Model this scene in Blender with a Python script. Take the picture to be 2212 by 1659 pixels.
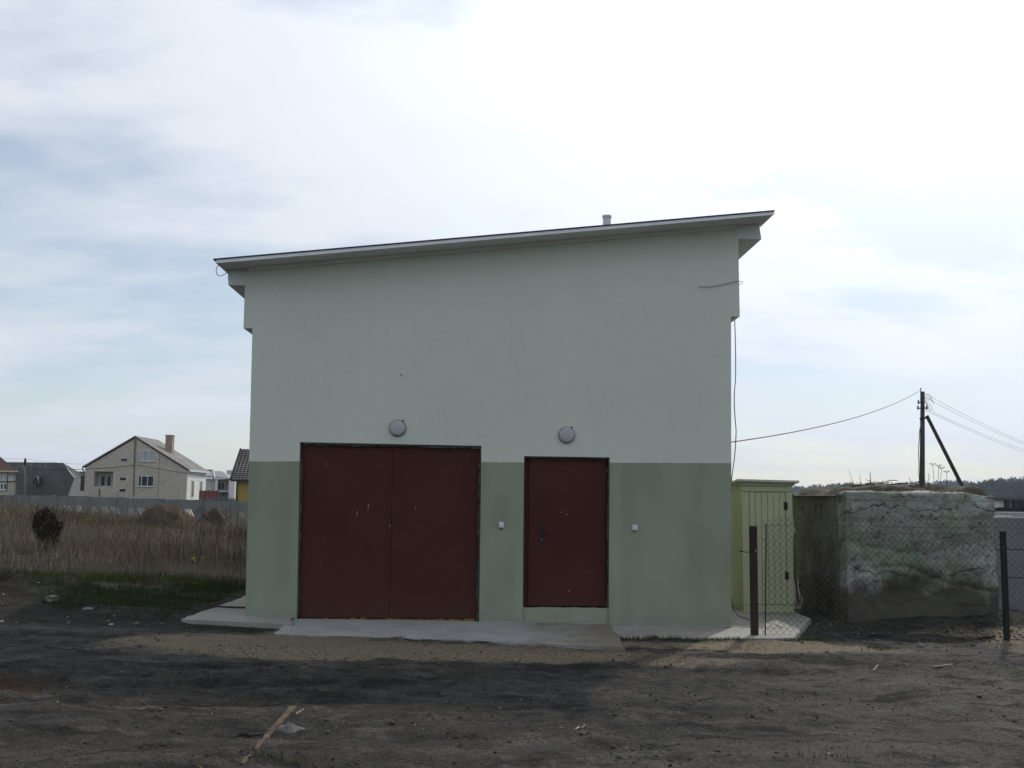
import bpy, bmesh, math, random
import numpy as np
from mathutils import Vector, Matrix
for o in list(bpy.data.objects): bpy.data.objects.remove(o)
random.seed(7); rng = np.random.default_rng(7)
sc = bpy.context.scene
COL = sc.collection
R = math.radians

# ------------------------------------------------------------------ camera
F, CX, CY = 2250.0, 1106.0, 829.5            # focal length and centre in a 2212 px wide picture
PITCH, YAW, ROLL = math.atan(246.5/F), math.atan(76/F), 0.011
CAM = Vector((0, -14.05, 1.64))
FWD = Vector((math.sin(YAW)*math.cos(PITCH), math.cos(YAW)*math.cos(PITCH), math.sin(PITCH)))
_r = Vector((math.cos(YAW), -math.sin(YAW), 0)); _u = _r.cross(FWD)
RT = math.cos(ROLL)*_r + math.sin(ROLL)*_u
UP = -math.sin(ROLL)*_r + math.cos(ROLL)*_u
cd = bpy.data.cameras.new('camera'); cam = bpy.data.objects.new('camera', cd); COL.objects.link(cam)
cd.sensor_width = 36; cd.lens = 36*F/2212; cd.clip_start = .1; cd.clip_end = 9000
mw = Matrix((RT, UP, -FWD)).transposed().to_4x4(); mw.translation = CAM
cam.matrix_world = mw
sc.camera = cam
sc.render.resolution_x, sc.render.resolution_y = 1024, 768

# ------------------------------------------------------------------ world, sun, exposure
SUN_AZ, SUN_EL = R(30), R(43)                # azimuth clockwise from +Y
SUND = Vector((math.sin(SUN_AZ)*math.cos(SUN_EL), math.cos(SUN_AZ)*math.cos(SUN_EL), math.sin(SUN_EL)))
w = bpy.data.worlds.new('World'); sc.world = w; w.use_nodes = True
nt = w.node_tree; nt.nodes.clear()
def N(t, nt_, **kw):
    n = nt_.nodes.new(t)
    for k, v in kw.items(): setattr(n, k, v)
    return n
def link(nt_, a, b): nt_.links.new(a, b)
def mth(nt_, op, a, b=None, c=None, clamp=False):
    n = N('ShaderNodeMath', nt_, operation=op, use_clamp=clamp)
    for i, v in enumerate((a, b, c)):
        if v is None: continue
        if isinstance(v, (int, float)): n.inputs[i].default_value = v
        else: link(nt_, v, n.inputs[i])
    return n.outputs[0]
def mixc(nt_, f, a, b, mode='MIX'):
    n = N('ShaderNodeMix', nt_, data_type='RGBA', blend_type=mode)
    for i, v in ((0, f), (6, a), (7, b)):
        if isinstance(v, (int, float)): n.inputs[i].default_value = v
        elif isinstance(v, (tuple, list)): n.inputs[i].default_value = (*v[:3], 1)
        else: link(nt_, v, n.inputs[i])
    return n.outputs[2]
def ramp(nt_, f, stops):
    n = N('ShaderNodeValToRGB', nt_)
    while len(n.color_ramp.elements) < len(stops): n.color_ramp.elements.new(.5)
    for e, (p, c) in zip(n.color_ramp.elements, stops):
        e.position = p; e.color = (c, c, c, 1) if isinstance(c, (int, float)) else (*c, 1)
    link(nt_, f, n.inputs[0]); return n.outputs[0]
sky = N('ShaderNodeTexSky', nt, sky_type='NISHITA'); sky.sun_disc = False
sky.sun_elevation = SUN_EL; sky.sun_rotation = SUN_AZ; sky.air_density = 1.0; sky.dust_density = .4; sky.ozone_density = 1.0
tc = N('ShaderNodeTexCoord', nt)
sep = N('ShaderNodeSeparateXYZ', nt); link(nt, tc.outputs['Generated'], sep.inputs[0])
zz = mth(nt, 'ADD', mth(nt, 'MAXIMUM', sep.outputs[2], 0.0), 0.24)
cmb = N('ShaderNodeCombineXYZ', nt)
link(nt, mth(nt, 'DIVIDE', sep.outputs[0], zz), cmb.inputs[0]); link(nt, mth(nt, 'DIVIDE', sep.outputs[1], zz), cmb.inputs[1])
mp = N('ShaderNodeMapping', nt); mp.inputs['Rotation'].default_value = (0, 0, R(24)); mp.inputs['Scale'].default_value = (.62, 1.0, 1)
mp.inputs['Location'].default_value = (1.7, .6, 0)
link(nt, cmb.outputs[0], mp.inputs[0])
n1 = N('ShaderNodeTexNoise', nt); n1.inputs['Scale'].default_value = 1.5; n1.inputs['Detail'].default_value = 7; n1.inputs['Roughness'].default_value = .52; n1.inputs['Distortion'].default_value = .25
link(nt, mp.outputs[0], n1.inputs[0])
n2 = N('ShaderNodeTexNoise', nt); n2.inputs['Scale'].default_value = 4.0; n2.inputs['Detail'].default_value = 5; n2.inputs['Roughness'].default_value = .5
link(nt, mp.outputs[0], n2.inputs[0])
cl = mth(nt, 'ADD', mth(nt, 'MULTIPLY', n1.outputs[0], .66), mth(nt, 'MULTIPLY', n2.outputs[0], .34))
mask = ramp(nt, cl, [(.43, .42), (.49, .72), (.57, 1.0)])
dot = N('ShaderNodeVectorMath', nt, operation='DOT_PRODUCT'); link(nt, tc.outputs['Generated'], dot.inputs[0]); dot.inputs[1].default_value = SUND
glow = mth(nt, 'POWER', mth(nt, 'MAXIMUM', dot.outputs['Value'], 0.0), 9.0)
# thin cloud: grey-white, brighter where it scatters the sun forward
lum = mth(nt, 'MULTIPLY', mth(nt, 'ADD', 1.0, mth(nt, 'MULTIPLY', glow, 1.6)), ramp(nt, cl, [(.40, 1.0), (.60, 1.08)]))
cc = N('ShaderNodeVectorMath', nt, operation='SCALE'); cc.inputs[0].default_value = (7.0, 7.5, 8.2); link(nt, lum, cc.inputs['Scale'])
mask = mth(nt, 'ADD', mask, mth(nt, 'MULTIPLY', glow, 1.3), clamp=True)
skyc = mixc(nt, mask, sky.outputs[0], cc.outputs[0])
bg = N('ShaderNodeBackground', nt); bg.inputs['Strength'].default_value = .1
link(nt, skyc, bg.inputs[0]); wo = N('ShaderNodeOutputWorld', nt); link(nt, bg.outputs[0], wo.inputs[0])
sl = bpy.data.lights.new('sun', 'SUN'); sl.energy = 2.4; sl.angle = R(1.6); sl.color = (1, .93, .83)
so = bpy.data.objects.new('sun', sl); COL.objects.link(so); so.location = (20, 30, 40)
so.rotation_euler = (-SUND).to_track_quat('-Z', 'Y').to_euler()
vs = sc.view_settings; vs.view_transform = 'Standard'; vs.look = 'None'; vs.exposure = 0; vs.gamma = 1; vs.use_curve_mapping = False

# ------------------------------------------------------------------ pixel -> place helpers
def ray(x, y): return FWD + RT*((x-CX)/F) - UP*((y-CY)/F)
def P(x, y, Y):
    d = ray(x, y); return CAM + d*((Y-CAM.y)/d.y)
def G(x, y, z=0.0):
    d = ray(x, y); return CAM + d*((z-CAM.z)/d.z)

# ------------------------------------------------------------------ value noise for terrain and wobble
_lat = rng.random((256, 256))
def vnoise(x, y):
    x = np.asarray(x, float); y = np.asarray(y, float)
    xi = np.floor(x).astype(int); yi = np.floor(y).astype(int); fx = x-xi; fy = y-yi
    fx = fx*fx*(3-2*fx); fy = fy*fy*(3-2*fy)
    a = _lat[xi & 255, yi & 255]; b = _lat[(xi+1) & 255, yi & 255]; c = _lat[xi & 255, (yi+1) & 255]; d = _lat[(xi+1) & 255, (yi+1) & 255]
    return (a*(1-fx)+b*fx)*(1-fy)+(c*(1-fx)+d*fx)*fy - .5
def fbm(x, y, o=4):
    s = 0; a = 1
    for i in range(o): s = s + a*vnoise(x*2**i+17*i, y*2**i+31*i); a *= .5
    return s
def ss(t): t = np.clip(t, 0, 1); return t*t*(3-2*t)
def Hn(x, y):
    x = np.asarray(x, float); y = np.asarray(y, float)
    z = .037-.0183*np.clip(x, -6, 7)-.085
    near = 1-ss((np.hypot(x, y+4)-14)/12)
    pave = np.clip(np.minimum(np.minimum(x+4.0, 5.2-x), np.minimum(y+1.0, 9-y))/.35, 0, 1)   # under slabs and building: keep flat and low
    rough = near*(1-pave)
    z = z + rough*(.05*fbm(x*.35, y*.8, 2)+.058*fbm(x*.6+5, y*2.3, 3)+.034*fbm(x*2.2, y*5.2, 3)+.030*fbm(x*7.3, y*9.7, 2)) - .03*pave + .03*ss((x-1.9)/.8)*(1-ss((x-6)/1))*ss((y+1.6)/.4)
    # wheel ruts that sweep across the yard
    for c0, k, ph in ((-2.7, .05, .3), (-3.5, .05, .3), (-4.6, .02, 1.4), (-5.35, .02, 1.4)):
        yc = c0 + k*x + .18*np.sin(.55*x+ph)
        z = z - rough*.035*np.exp(-((y-yc)/.13)**2) + rough*.022*(np.exp(-((y-yc-.26)/.12)**2)+np.exp(-((y-yc+.26)/.12)**2))
    # field on the left rises away from the yard, then falls to the fence
    z = z + .86*np.exp(-(((x+16)/6.6)**2+((y-17)/7.5)**2)) + .14*ss((-x-3.4)/3)*ss((y-3)/6)*(1-ss((y-22)/10))
    z = z - .75*ss((y-20)/34)*ss((-x)/8)
    # spoil heap at the left edge
    z = z + .42*np.exp(-(((x+6.6)/1.1)**2+((y-1.6)/.9)**2))*(1+.5*fbm(x*2, y*2, 3))
    # earth banked against the concrete block
    z = z + .20*ss((x-5.4)/1.6)*np.exp(-((y-1.5)/.8)**2)*(1-ss((x-9)/3))*(1+.6*fbm(x*1.7, y*1.7, 3))
    # sandy hump by the right fence post
    z = z + .07*np.exp(-(((x-6.9)/.55)**2+((y+.85)/.35)**2))
    # rolling ground far away
    far = ss((np.hypot(x, y)-150)/500)
    z = z + far*1.2*fbm(x/300., y/300., 2)
    return z
def H(x, y): return float(Hn(x, y))

def GH(px, py):                    # where the view ray through a pixel meets the ground
    d = ray(px, py); t_ = 4.0
    while t_ < 80:
        q = CAM+d*t_
        if q.z <= H(q.x, q.y): break
        t_ += .04
    return CAM+d*t_
# ------------------------------------------------------------------ materials
def mat(name, col, rough=.85, var=.12, scale=3., col2=None, bump=.15, bscale=60., metal=0., fine=.06, spec=.3):
    m = bpy.data.materials.new(name); m.use_nodes = True; t = m.node_tree; t.nodes.clear()
    out = N('ShaderNodeOutputMaterial', t); b = N('ShaderNodeBsdfPrincipled', t); link(t, b.outputs[0], out.inputs[0])
    co = N('ShaderNodeTexCoord', t).outputs['Object']
    a = N('ShaderNodeTexNoise', t); a.inputs['Scale'].default_value = scale; a.inputs['Detail'].default_value = 6; a.inputs['Roughness'].default_value = .6; link(t, co, a.inputs[0])
    f = N('ShaderNodeTexNoise', t); f.inputs['Scale'].default_value = bscale; f.inputs['Detail'].default_value = 4; link(t, co, f.inputs[0])
    c = Vector(col); c2 = Vector(col2) if col2 else c*(1+var)
    base = mixc(t, ramp(t, a.outputs[0], [(.3, 0.), (.7, 1.)]), tuple(c*(1-var) if not col2 else c), tuple(c2))
    base = mixc(t, ramp(t, f.outputs[0], [(.25, 0.), (.75, 1.)]), mixc(t, 1.0, base, (1-fine*2,)*3, 'MULTIPLY'), mixc(t, 1.0, base, (1+fine*2,)*3, 'MULTIPLY'))
    link(t, base, b.inputs['Base Color']); b.inputs['Roughness'].default_value = rough; b.inputs['Metallic'].default_value = metal
    b.inputs['Specular IOR Level'].default_value = spec
    if bump:
        bp = N('ShaderNodeBump', t); bp.inputs['Strength'].default_value = bump; bp.inputs['Distance'].default_value = .02
        link(t, f.outputs[0], bp.inputs['Height']); link(t, bp.outputs[0], b.inputs['Normal'])
    m['_b'] = 0
    return m
def nodes(m):
    t = m.node_tree; b = next(n for n in t.nodes if n.type == 'BSDF_PRINCIPLED'); return t, b
def basecol(m):
    t, b = nodes(m); return b.inputs['Base Color'].links[0].from_socket
def setbase(m, s): t, b = nodes(m); link(t, s, b.inputs['Base Color'])
def objxyz(t):
    s = N('ShaderNodeSeparateXYZ', t); link(t, N('ShaderNodeTexCoord', t).outputs['Object'], s.inputs[0]); return s.outputs
def tnoise(t, scale, detail=4, rough=.55, vec=None, dist=0.):
    n = N('ShaderNodeTexNoise', t); n.inputs['Scale'].default_value = scale; n.inputs['Detail'].default_value = detail; n.inputs['Roughness'].default_value = rough; n.inputs['Distortion'].default_value = dist
    link(t, vec if vec is not None else N('ShaderNodeTexCoord', t).outputs['Object'], n.inputs[0]); return n.outputs[0]
def smap(t, scale):
    mpn = N('ShaderNodeMapping', t); mpn.inputs['Scale'].default_value = scale
    link(t, N('ShaderNodeTexCoord', t).outputs['Object'], mpn.inputs[0]); return mpn.outputs[0]

# two-tone painted plaster: pale upper wall, dark green dado with a hand-cut line
M_wall = mat('painted_plaster', (.56, .605, .53), .9, .05, .55, bump=.16, bscale=30, fine=.02)
t, b = nodes(M_wall); x, y, z = objxyz(t)
low = mat('tmp', (.225, .30, .225), .9)
line = mth(t, 'ADD', mth(t, 'MULTIPLY', x, .0083), 2.115)
line = mth(t, 'ADD', line, mth(t, 'MULTIPLY', mth(t, 'SUBTRACT', tnoise(t, 5, 4), .5), .022))
isup = mth(t, 'GREATER_THAN', z, line)
patch = tnoise(t, 1.3, 3, .5, smap(t, (1, 1, .45)))
dado = mixc(t, ramp(t, patch, [(.40, 0.), (.62, 1.)]), (.232, .264, .196), (.276, .308, .232))
def box_mask(x0, x1, z0, z1, soft):
    nx_ = mth(t, 'ADD', x, mth(t, 'MULTIPLY', mth(t, 'SUBTRACT', tnoise(t, 5, 4), .5), .12)); nz_ = mth(t, 'ADD', z, mth(t, 'MULTIPLY', mth(t, 'SUBTRACT', tnoise(t, 4, 4), .5), .16))
    a_ = mth(t, 'MULTIPLY', mth(t, 'DIVIDE', mth(t, 'SUBTRACT', nx_, x0), soft, clamp=True), mth(t, 'DIVIDE', mth(t, 'SUBTRACT', x1, nx_), soft, clamp=True))
    return mth(t, 'MULTIPLY', a_, mth(t, 'MULTIPLY', mth(t, 'DIVIDE', mth(t, 'SUBTRACT', nz_, z0), soft, clamp=True), mth(t, 'DIVIDE', mth(t, 'SUBTRACT', z1, nz_), soft, clamp=True)))
dado = mixc(t, mth(t, 'MULTIPLY', box_mask(1.80, 1.99, -.5, 2.3, .08), .6), dado, (.292, .320, .240))
dado = mixc(t, mth(t, 'MULTIPLY', box_mask(.16, .52, 1.15, 1.72, .12), .4), dado, (.196, .220, .158))
dado = mixc(t, mth(t, 'MULTIPLY', box_mask(.52, .70, -.5, 2.0, .06), .5), dado, (.282, .310, .232))
grime = ramp(t, mth(t, 'ADD', mth(t, 'MULTIPLY', z, 2.2), mth(t, 'MULTIPLY', tnoise(t, 6, 5), .6)), [(.35, 1.), (.75, 0.)])
dado = mixc(t, mth(t, 'MULTIPLY', grime, .35), dado, (.20, .21, .18))
streak = tnoise(t, 2.2, 5, .6, smap(t, (3.2, 1, .22)))
upc = mixc(t, ramp(t, streak, [(.45, 0.), (.72, .04)]), basecol(M_wall), (.42, .46, .42))
setbase(M_wall, mixc(t, isup, dado, upc))
M_sill = mat('sill_paint', (.27, .30, .225), .9, .08, 6)
M_red = mat('oxide_red_paint', (.060, .0190, .0135), .7, .10, 1.2, bump=.10, bscale=25, fine=.05, spec=.18)
t, b = nodes(M_red)
dust = ramp(t, tnoise(t, 1.7, 5, .6, smap(t, (1, 1, .8))), [(.52, 0.), (.8, .30)])
chips = ramp(t, tnoise(t, 11, 4, .7, smap(t, (1.6, 1, .5))), [(.735, 0.), (.76, .8)])
x, y, z = objxyz(t)
lowd = ramp(t, mth(t, 'ADD', z, mth(t, 'MULTIPLY', tnoise(t, 5, 4), .5)), [(.28, .45), (.62, 0.)])
cc_ = mixc(t, dust, basecol(M_red), (.082, .040, .036)); cc_ = mixc(t, lowd, cc_, (.068, .038, .031)); cc_ = mixc(t, chips, cc_, (.15, .12, .10))
setbase(M_red, cc_)
M_jamb = mat('raw_jamb', (.055, .06, .052), .95, .5, 9, bump=.6, bscale=40)
M_fascia = mat('white_fascia', (.76, .78, .82), .6, .06, 2, bump=.03)
M_soffit = mat('soffit_board', (.68, .71, .68), .8, .06, 2, bump=.05)
M_felt = mat('roof_felt', (.06, .06, .065), .9, .2, 3)
M_box = mat('eave_paint', (.62, .65, .64), .8, .05, 2, bump=.05)
M_lampg = mat('lamp_glass', (.38, .38, .40), .35, .03, 4, bump=0, spec=.5)
M_lampr = mat('lamp_rim', (.15, .155, .16), .5, .03, 4, bump=0)
M_dark = mat('dark_rubber', (.014, .014, .014), .7, .1, 5, bump=0)
M_white = mat('white_plastic', (.62, .62, .63), .45, .03, 4, bump=0)
M_wood = mat('raw_timber', (.25, .17, .105), .9, .25, 6, bump=.4, bscale=70)
M_yel = mat('yellow_strip', (.22, .135, .035), .8, .35, 9)
M_chip = mat('bare_scratch', (.36, .32, .30), .8, .1, 9, bump=0)
M_conc = mat('slab_concrete', (.275, .265, .24), .93, .16, 1.6, bump=.35, bscale=45, fine=.06)
t, b = nodes(M_conc)
st = ramp(t, tnoise(t, 1.1, 6, .65), [(.5, 0.), (.72, .55)]); setbase(M_conc, mixc(t, st, basecol(M_conc), (.27, .235, .19)))
st2 = ramp(t, tnoise(t, 3.4, 6, .7), [(.58, 0.), (.75, .5)]); setbase(M_conc, mixc(t, st2, basecol(M_conc), (.24, .24, .235)))
M_apron = mat('apron_concrete', (.31, .31, .30), .93, .18, 1.6, bump=.35, bscale=45, fine=.06)
t, b = nodes(M_apron); x, y, z = objxyz(t)
mud = ramp(t, mth(t, 'ADD', mth(t, 'MULTIPLY', mth(t, 'SUBTRACT', x, .1), .5), mth(t, 'MULTIPLY', mth(t, 'SUBTRACT', tnoise(t, 1.6, 6, .65), .5), 2.2)), [(.2, 0.), (.75, .85)])
dk = ramp(t, tnoise(t, 2.6, 6, .7, smap(t, (.6, 1.4, 1))), [(.55, 0.), (.72, .6)])
setbase(M_apron, mixc(t, dk, mixc(t, mud, basecol(M_apron), (.165, .13, .092)), (.18, .18, .175)))
M_rust = mat('rusty_steel', (.040, .024, .018), .85, .4, 5, bump=.4, bscale=60)
M_blk = mat('tarred_steel', (.018, .017, .016), .8, .3, 5, bump=.3, bscale=60)
M_wire = mat('old_wire', (.05, .048, .043), .7, .2, 9, bump=0, metal=.3)
M_out = mat('outhouse_paint', (.40, .43, .275), .8, .07, 3, col2=(.44, .47, .31), bump=.15, bscale=30)
M_hinge = mat('black_iron', (.012, .012, .013), .6, .2, 5, bump=0)
M_cable = mat('black_cable', (.012, .012, .012), .6, .1, 5, bump=0)

# weathered concrete block
M_block = mat('old_concrete', (.17, .185, .155), .95, .2, 2.2, col2=(.27, .285, .255), bump=.7, bscale=22, fine=.10)
t, b = nodes(M_block); x, y, z = objxyz(t)
c = basecol(M_block)
c = mixc(t, ramp(t, tnoise(t, 1.5, 5, .6), [(.50, 0.), (.62, .85)]), c, (.40, .42, .39))
c = mixc(t, ramp(t, tnoise(t, 1.1, 4, .55, smap(t, (1.3, 1, .9))), [(.48, 0.), (.62, .7)]), c, (.15, .20, .12))
c = mixc(t, ramp(t, tnoise(t, 13, 7, .78), [(.545, 0.), (.60, .85)]), c, (.045, .05, .04))
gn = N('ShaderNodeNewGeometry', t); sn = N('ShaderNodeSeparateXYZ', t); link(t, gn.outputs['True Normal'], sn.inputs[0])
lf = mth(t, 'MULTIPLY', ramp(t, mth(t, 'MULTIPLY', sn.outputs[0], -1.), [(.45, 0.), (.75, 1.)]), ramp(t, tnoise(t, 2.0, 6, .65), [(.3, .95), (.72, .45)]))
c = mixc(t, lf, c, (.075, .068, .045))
damp = ramp(t, mth(t, 'ADD', z, mth(t, 'MULTIPLY', mth(t, 'SUBTRACT', tnoise(t, 1.9, 7, .7), .5), 2.0)), [(.30, .9), (.70, 0.)])
c = mixc(t, damp, c, (.060, .052, .040))
topst = ramp(t, mth(t, 'ADD', z, mth(t, 'MULTIPLY', mth(t, 'SUBTRACT', tnoise(t, 4, 5, .65), .5), .55)), [(1.55, 0.), (1.75, .8)])
c = mixc(t, topst, c, (.075, .065, .045))
# casting seams and cracks
wv = mth(t, 'ADD', z, mth(t, 'MULTIPLY', mth(t, 'SUBTRACT', tnoise(t, 1.3, 4, .6), .5), .75))
cr = mth(t, 'ABSOLUTE', mth(t, 'SUBTRACT', mth(t, 'FRACT', mth(t, 'MULTIPLY', wv, 2.3)), .5))
crm = ramp(t, cr, [(.0, 1.), (.03, .0)])
crm = mth(t, 'MULTIPLY', crm, ramp(t, tnoise(t, 2.4, 2), [(.42, 0.), (.55, 1.)]))
seam = ramp(t, mth(t, 'ABSOLUTE', mth(t, 'SUBTRACT', mth(t, 'FRACT', mth(t, 'MULTIPLY', z, 2.1)), .5)), [(.0, .55), (.02, 0.)])
c = mixc(t, crm, c, (.03, .03, .027)); c = mixc(t, seam, c, (.07, .07, .06))
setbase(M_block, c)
bmp = next(n for n in t.nodes if n.type == 'BUMP')
hh = mth(t, 'SUBTRACT', bmp.inputs['Height'].links[0].from_socket, mth(t, 'MULTIPLY', crm, 1.5)); link(t, hh, bmp.inputs['Height'])
M_soil = mat('dry_soil', (.072, .061, .046), .98, .35, 5, bump=1., bscale=35, fine=.2)
M_dsoil = mat('dark_soil', (.050, .040, .030), .98, .35, 5, bump=1., bscale=35, fine=.2)
M_twig = mat('dead_twig', (.085, .070, .055), .9, .3, 6, bump=0)
M_dtwig = mat('dark_twig', (.030, .027, .022), .95, .3, 6, bump=0)
M_stone = mat('field_stone', (.17, .165, .155), .9, .25, 8, bump=.4)
M_greyblk = mat('grey_block', (.195, .198, .205), .93, .15, 1.5, bump=.4, bscale=30, fine=.08)
M_lightblk = mat('light_block', (.36, .36, .36), .93, .12, 1.5, bump=.2)

def island_mat(name, cols, rough=.9, trans=.0):
    m = bpy.data.materials.new(name); m.use_nodes = True; t = m.node_tree; b = next(n for n in t.nodes if n.type == 'BSDF_PRINCIPLED')
    g = N('ShaderNodeNewGeometry', t); rp = N('ShaderNodeValToRGB', t); rp.color_ramp.interpolation = 'LINEAR'
    while len(rp.color_ramp.elements) < len(cols): rp.color_ramp.elements.new(.5)
    for i, (e, cl_) in enumerate(zip(rp.color_ramp.elements, cols)): e.position = i/(len(cols)-1); e.color = (*cl_, 1)
    link(t, g.outputs['Random Per Island'], rp.inputs[0]); link(t, rp.outputs[0], b.inputs['Base Color'])
    b.inputs['Roughness'].default_value = rough; b.inputs['Specular IOR Level'].default_value = .15
    if trans:
        tr = N('ShaderNodeBsdfTranslucent', t); link(t, rp.outputs[0], tr.inputs[0]); mx = N('ShaderNodeMixShader', t); mx.inputs[0].default_value = trans
        o = next(n for n in t.nodes if n.type == 'OUTPUT_MATERIAL'); link(t, b.outputs[0], mx.inputs[1]); link(t, tr.outputs[0], mx.inputs[2]); link(t, mx.outputs[0], o.inputs[0])
    return m
M_dry = island_mat('dry_grass', [(.045, .034, .022), (.14, .11, .07), (.25, .21, .15), (.09, .068, .045), (.38, .325, .25), (.07, .06, .03), (.09, .09, .04)], trans=.25)
M_green = island_mat('green_grass', [(.016, .028, .009), (.034, .056, .015), (.052, .072, .022)], trans=.3)
M_lime = island_mat('lime_leaf', [(.10, .16, .02), (.17, .24, .03), (.22, .28, .05)], trans=.45)
M_grav = island_mat('gravel', [(.020, .020, .021), (.05, .048, .046), (.085, .08, .075), (.033, .032, .032), (.15, .14, .13)])
M_clod = island_mat('clod', [(.020, .019, .018), (.04, .037, .034), (.06, .052, .043), (.03, .03, .03)])
M_chips = island_mat('pale_chips', [(.20, .17, .13), (.33, .31, .28), (.15, .11, .07), (.42, .42, .42), (.12, .11, .10)])
M_wood_far = island_mat('pine_foliage', [(.022, .034, .026), (.035, .050, .034), (.05, .064, .042)], trans=.1)
M_straw = island_mat('straw', [(.14, .105, .055), (.24, .18, .095), (.09, .068, .038)], trans=.2)
M_bush = island_mat('dark_brush', [(.030, .025, .018), (.07, .057, .04), (.15, .122, .085), (.045, .04, .027)])

# ------------------------------------------------------------------ mesh helpers
def tag(o, label=None, cat=None, group=None, kind=None):
    if label: o['label'] = label
    if cat: o['category'] = cat
    if group: o['group'] = group
    if kind: o['kind'] = kind
    return o
def mk(name, verts, faces, m, parent=None, smooth=False):
    me = bpy.data.meshes.new(name); me.from_pydata([tuple(v) for v in verts], [], faces); me.materials.append(m)
    bm = bmesh.new(); bm.from_mesh(me); bmesh.ops.recalc_face_normals(bm, faces=bm.faces); bm.to_mesh(me); bm.free()
    if smooth: me.polygons.foreach_set('use_smooth', [True]*len(me.polygons))
    o = bpy.data.objects.new(name, me); COL.objects.link(o)
    if parent: o.parent = parent; o.matrix_parent_inverse = parent.matrix_basis.inverted()
    return o
def empty(name, loc, label, cat, group=None):
    o = bpy.data.objects.new(name, None); COL.objects.link(o); o.location = loc; o.empty_display_size = .2
    return tag(o, label, cat, group)
class MB:
    def __init__(s): s.v = []; s.f = []
    def add(s, v, f): k = len(s.v); s.v += [tuple(p) for p in v]; s.f += [tuple(i+k for i in q) for q in f]; return s
    def box(s, a, b):
        (x0, y0, z0), (x1, y1, z1) = a, b
        return s.add([(x0,y0,z0),(x1,y0,z0),(x1,y1,z0),(x0,y1,z0),(x0,y0,z1),(x1,y0,z1),(x1,y1,z1),(x0,y1,z1)],
                     [(0,3,2,1),(4,5,6,7),(0,1,5,4),(1,2,6,5),(2,3,7,6),(3,0,4,7)])
    def prism(s, poly, d):            # polygon (3D points) extruded by vector d
        n = len(poly); d = Vector(d); a = [Vector(p) for p in poly]
        return s.add(a+[p+d for p in a], [tuple(range(n))[::-1], tuple(range(n, 2*n))]+[(i, (i+1) % n, (i+1) % n+n, i+n) for i in range(n)])
    def tube(s, pts, r, n=6, cap=True):
        pts = [Vector(p) for p in pts]; rr = r if isinstance(r, (list, tuple)) else [r]*len(pts); k = len(s.v)
        ref = Vector((.31, .17, .93))
        for i, p in enumerate(pts):
            d = (pts[min(i+1, len(pts)-1)]-pts[max(i-1, 0)]).normalized()
            a = d.cross(ref)
            if a.length < .05: a = d.cross(Vector((1, 0, 0)))
            a.normalize(); b_ = d.cross(a)
            for j in range(n):
                q = 2*math.pi*j/n; s.v.append(tuple(p+(a*math.cos(q)+b_*math.sin(q))*rr[i]))
        for i in range(len(pts)-1):
            for j in range(n): s.f.append((k+i*n+j, k+i*n+(j+1) % n, k+(i+1)*n+(j+1) % n, k+(i+1)*n+j))
        if cap: s.f.append(tuple(k+j for j in range(n))[::-1]); e = k+(len(pts)-1)*n; s.f.append(tuple(e+j for j in range(n)))
        return s
    def lathe(s, c, axis, prof, n=32):  # profile of (radius, offset along axis)
        c = Vector(c); ax = Vector(axis).normalized(); a = ax.cross(Vector((0, 0, 1)))
        if a.length < .1: a = Vector((1, 0, 0))
        a.normalize(); b_ = ax.cross(a); k = len(s.v)
        for r_, h_ in prof:
            for j in range(n): q = 2*math.pi*j/n; s.v.append(tuple(c+ax*h_+(a*math.cos(q)+b_*math.sin(q))*r_))
        for i in range(len(prof)-1):
            for j in range(n): s.f.append((k+i*n+j, k+i*n+(j+1) % n, k+(i+1)*n+(j+1) % n, k+(i+1)*n+j))
        s.f.append(tuple(k+j for j in range(n))[::-1]); e = k+(len(prof)-1)*n; s.f.append(tuple(e+j for j in range(n)))
        return s
    def build(s, name, m, parent=None, smooth=False): return mk(name, s.v, s.f, m, parent, smooth)
def sag(a, b, s, n=14, jit=0):
    a, b = Vector(a), Vector(b)
    return [a.lerp(b, i/n)-Vector((0, 0, s*4*(i/n)*(1-i/n)))+Vector((random.uniform(-jit, jit), 0, random.uniform(-jit, jit))) for i in range(n+1)]
def bevel(o, w_=.01, seg=2):
    md = o.modifiers.new('bevel', 'BEVEL'); md.width = w_; md.segments = seg; md.limit_method = 'ANGLE'; return o
def fastmesh(name, V, Fq, m, kind='stuff', parent=None, smooth=False):
    me = bpy.data.meshes.new(name); V = np.asarray(V, np.float32); Fq = np.asarray(Fq, np.int32); n, k = Fq.shape
    me.vertices.add(len(V)); me.vertices.foreach_set('co', V.ravel()); me.loops.add(n*k); me.loops.foreach_set('vertex_index', Fq.ravel())
    me.polygons.add(n); me.polygons.foreach_set('loop_start', np.arange(0, n*k, k)); me.polygons.foreach_set('loop_total', np.full(n, k))
    if smooth: me.polygons.foreach_set('use_smooth', np.ones(n, bool))
    me.materials.append(m); me.update(calc_edges=True); me.validate()
    o = bpy.data.objects.new(name, me); COL.objects.link(o)
    if parent: o.parent = parent; o.matrix_parent_inverse = parent.matrix_basis.inverted()
    if kind: o['kind'] = kind
    return o
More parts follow.
